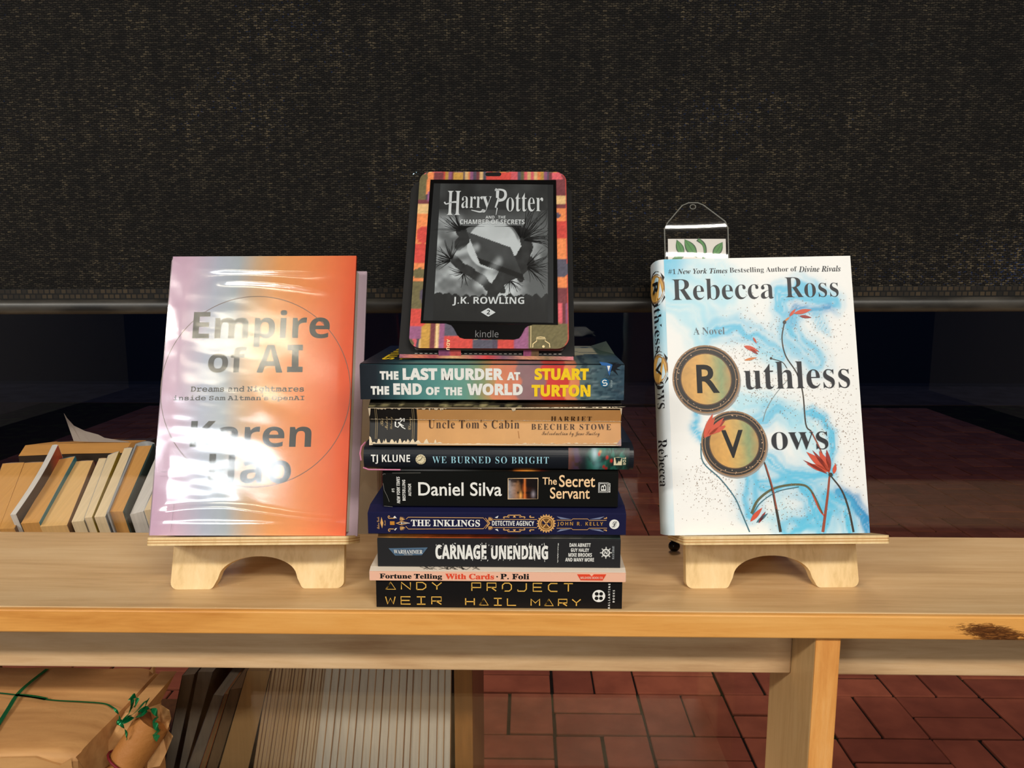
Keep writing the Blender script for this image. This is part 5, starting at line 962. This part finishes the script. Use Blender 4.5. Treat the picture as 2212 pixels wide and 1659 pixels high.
# second and third wrapped gifts leaning beside the parcel
q = [aty(u, v, .672) for u, v in Z7((404, 624), (512, 624), (640, 372), (560, 372))]; dv = np.array([0, .075, 0]); dz = np.array([.004, 0, ZS-q[0][2]]); g_b = q[0]+dz
rings = [[a_, b2, b2+dv, a_+dv] for a_, b2 in ((q[0]+dz, q[1]+np.array([.004, 0, ZS-q[1][2]])), (q[0], q[1]), (q[3], q[2]))]
o = MB().loft([[tuple(p_) for p_ in r_] for r_ in rings], kraft).build('wrapped_gift', bevel=.005, loc=tuple(g_b)); tag(o, 'narrow brown paper gift leaning against the ribboned parcel', 'parcel', 'brown paper gifts')
rolls = empty('wrapped_gift', (-.36, .68, ZS)); tag(rolls, 'rolled brown paper gift with a dark red string and crumpled open end', 'parcel', 'brown paper gifts')
P0, P1 = aty(258, 1668, .652), aty(345, 1540, .672); kr2 = mat('ochre_kraft_paper', s(160, 104, 50), .6, .3); N, L, p = nodes(kr2); bump(N, L, p, noise(N, L, coords(N, L, (30, 30, 30)), 1, 5), .6, .006)
ax = (P1-P0); Pb = P0; pth = [np.array([P0[0]-.002, P0[1], ZS]), np.array([P0[0]-.002, P0[1], (ZS+P0[2])/2])]+[P0+(P1-P0)*t for t in np.linspace(0, .86, 7)]; part(MB().tube([tuple(q_) for q_ in pth], .0165, kr2, 18), 'paper_roll', rolls)
ends = MB(); 
tipc = Pb+(P1-Pb)*.86; rim_ = []
for k, (u, v) in enumerate(((322, 1528), (345, 1520), (366, 1534), (370, 1552), (362, 1576), (374, 1590), (360, 1625), (345, 1655), (318, 1660), (322, 1600), (338, 1585))): rim_.append(aty(u, v, .665+.006*math.sin(k*2.3)))
cen = sum(rim_)/len(rim_)+np.array([-.006, .012, 0]); ends.add([tuple(q) for q in rim_]+[tuple(cen)], [(k, (k+1) % len(rim_), len(rim_)) for k in range(len(rim_))], kraft); part(ends, 'crumpled_end', rolls)
P2_ = Pb+(P1-Pb)*.16; st = mat('maroon_string', s(110, 20, 30), .6); t_ = Vector(P1-Pb).normalized(); a1 = t_.orthogonal().normalized(); a2 = t_.cross(a1); part(MB().tube([tuple(Vector(P2_)+a1*.0182*math.cos(k*.35)+a2*.0182*math.sin(k*.35)) for k in range(19)], .0012, st, 6), 'string', rolls)
# leaning dark books
def shelf_book(q, y, cov, pgm, label, grp, dep=.12):
    mb, (bl, br, tr, tl) = slab(Z7(*q), y, dep, pgm, None, ZK); base = (bl+br)/2
    r = empty('paperback_book', (base[0], y, ZK)); tag(r, label, 'book', grp); ac = (br-bl)/np.linalg.norm(br-bl); t = min(.0006, np.linalg.norm(br-bl)*.12); dv = np.array([0, dep, 0])
    inn = ac*t; c = MB()
    for p, q_, sg in ((bl, tl, 1), (br, tr, -1)):
        i_ = ac*t*sg; f0 = np.array([0, -.0006, 0])
        c.hexa([tuple(p+f0), tuple(p+i_+f0), tuple(p+i_+dv), tuple(p+dv), tuple(q_+f0), tuple(q_+i_+f0), tuple(q_+i_+dv), tuple(q_+dv)], cov)
    c.hexa([tuple(bl+dv), tuple(br+dv), tuple(br+dv*1.006), tuple(bl+dv*1.006), tuple(tl+dv), tuple(tr+dv), tuple(tr+dv*1.006), tuple(tl+dv*1.006)], cov)
    i_ = ac*t*1.05; dd = dv*.995; pb = MB().hexa([tuple(bl+i_), tuple(br-i_), tuple(br-i_+dd), tuple(bl+i_+dd), tuple(tl+i_), tuple(tr-i_), tuple(tr-i_+dd), tuple(tl+i_+dd)], pgm)
    part(c, 'cover', r); part(pb, 'page_block', r); return r
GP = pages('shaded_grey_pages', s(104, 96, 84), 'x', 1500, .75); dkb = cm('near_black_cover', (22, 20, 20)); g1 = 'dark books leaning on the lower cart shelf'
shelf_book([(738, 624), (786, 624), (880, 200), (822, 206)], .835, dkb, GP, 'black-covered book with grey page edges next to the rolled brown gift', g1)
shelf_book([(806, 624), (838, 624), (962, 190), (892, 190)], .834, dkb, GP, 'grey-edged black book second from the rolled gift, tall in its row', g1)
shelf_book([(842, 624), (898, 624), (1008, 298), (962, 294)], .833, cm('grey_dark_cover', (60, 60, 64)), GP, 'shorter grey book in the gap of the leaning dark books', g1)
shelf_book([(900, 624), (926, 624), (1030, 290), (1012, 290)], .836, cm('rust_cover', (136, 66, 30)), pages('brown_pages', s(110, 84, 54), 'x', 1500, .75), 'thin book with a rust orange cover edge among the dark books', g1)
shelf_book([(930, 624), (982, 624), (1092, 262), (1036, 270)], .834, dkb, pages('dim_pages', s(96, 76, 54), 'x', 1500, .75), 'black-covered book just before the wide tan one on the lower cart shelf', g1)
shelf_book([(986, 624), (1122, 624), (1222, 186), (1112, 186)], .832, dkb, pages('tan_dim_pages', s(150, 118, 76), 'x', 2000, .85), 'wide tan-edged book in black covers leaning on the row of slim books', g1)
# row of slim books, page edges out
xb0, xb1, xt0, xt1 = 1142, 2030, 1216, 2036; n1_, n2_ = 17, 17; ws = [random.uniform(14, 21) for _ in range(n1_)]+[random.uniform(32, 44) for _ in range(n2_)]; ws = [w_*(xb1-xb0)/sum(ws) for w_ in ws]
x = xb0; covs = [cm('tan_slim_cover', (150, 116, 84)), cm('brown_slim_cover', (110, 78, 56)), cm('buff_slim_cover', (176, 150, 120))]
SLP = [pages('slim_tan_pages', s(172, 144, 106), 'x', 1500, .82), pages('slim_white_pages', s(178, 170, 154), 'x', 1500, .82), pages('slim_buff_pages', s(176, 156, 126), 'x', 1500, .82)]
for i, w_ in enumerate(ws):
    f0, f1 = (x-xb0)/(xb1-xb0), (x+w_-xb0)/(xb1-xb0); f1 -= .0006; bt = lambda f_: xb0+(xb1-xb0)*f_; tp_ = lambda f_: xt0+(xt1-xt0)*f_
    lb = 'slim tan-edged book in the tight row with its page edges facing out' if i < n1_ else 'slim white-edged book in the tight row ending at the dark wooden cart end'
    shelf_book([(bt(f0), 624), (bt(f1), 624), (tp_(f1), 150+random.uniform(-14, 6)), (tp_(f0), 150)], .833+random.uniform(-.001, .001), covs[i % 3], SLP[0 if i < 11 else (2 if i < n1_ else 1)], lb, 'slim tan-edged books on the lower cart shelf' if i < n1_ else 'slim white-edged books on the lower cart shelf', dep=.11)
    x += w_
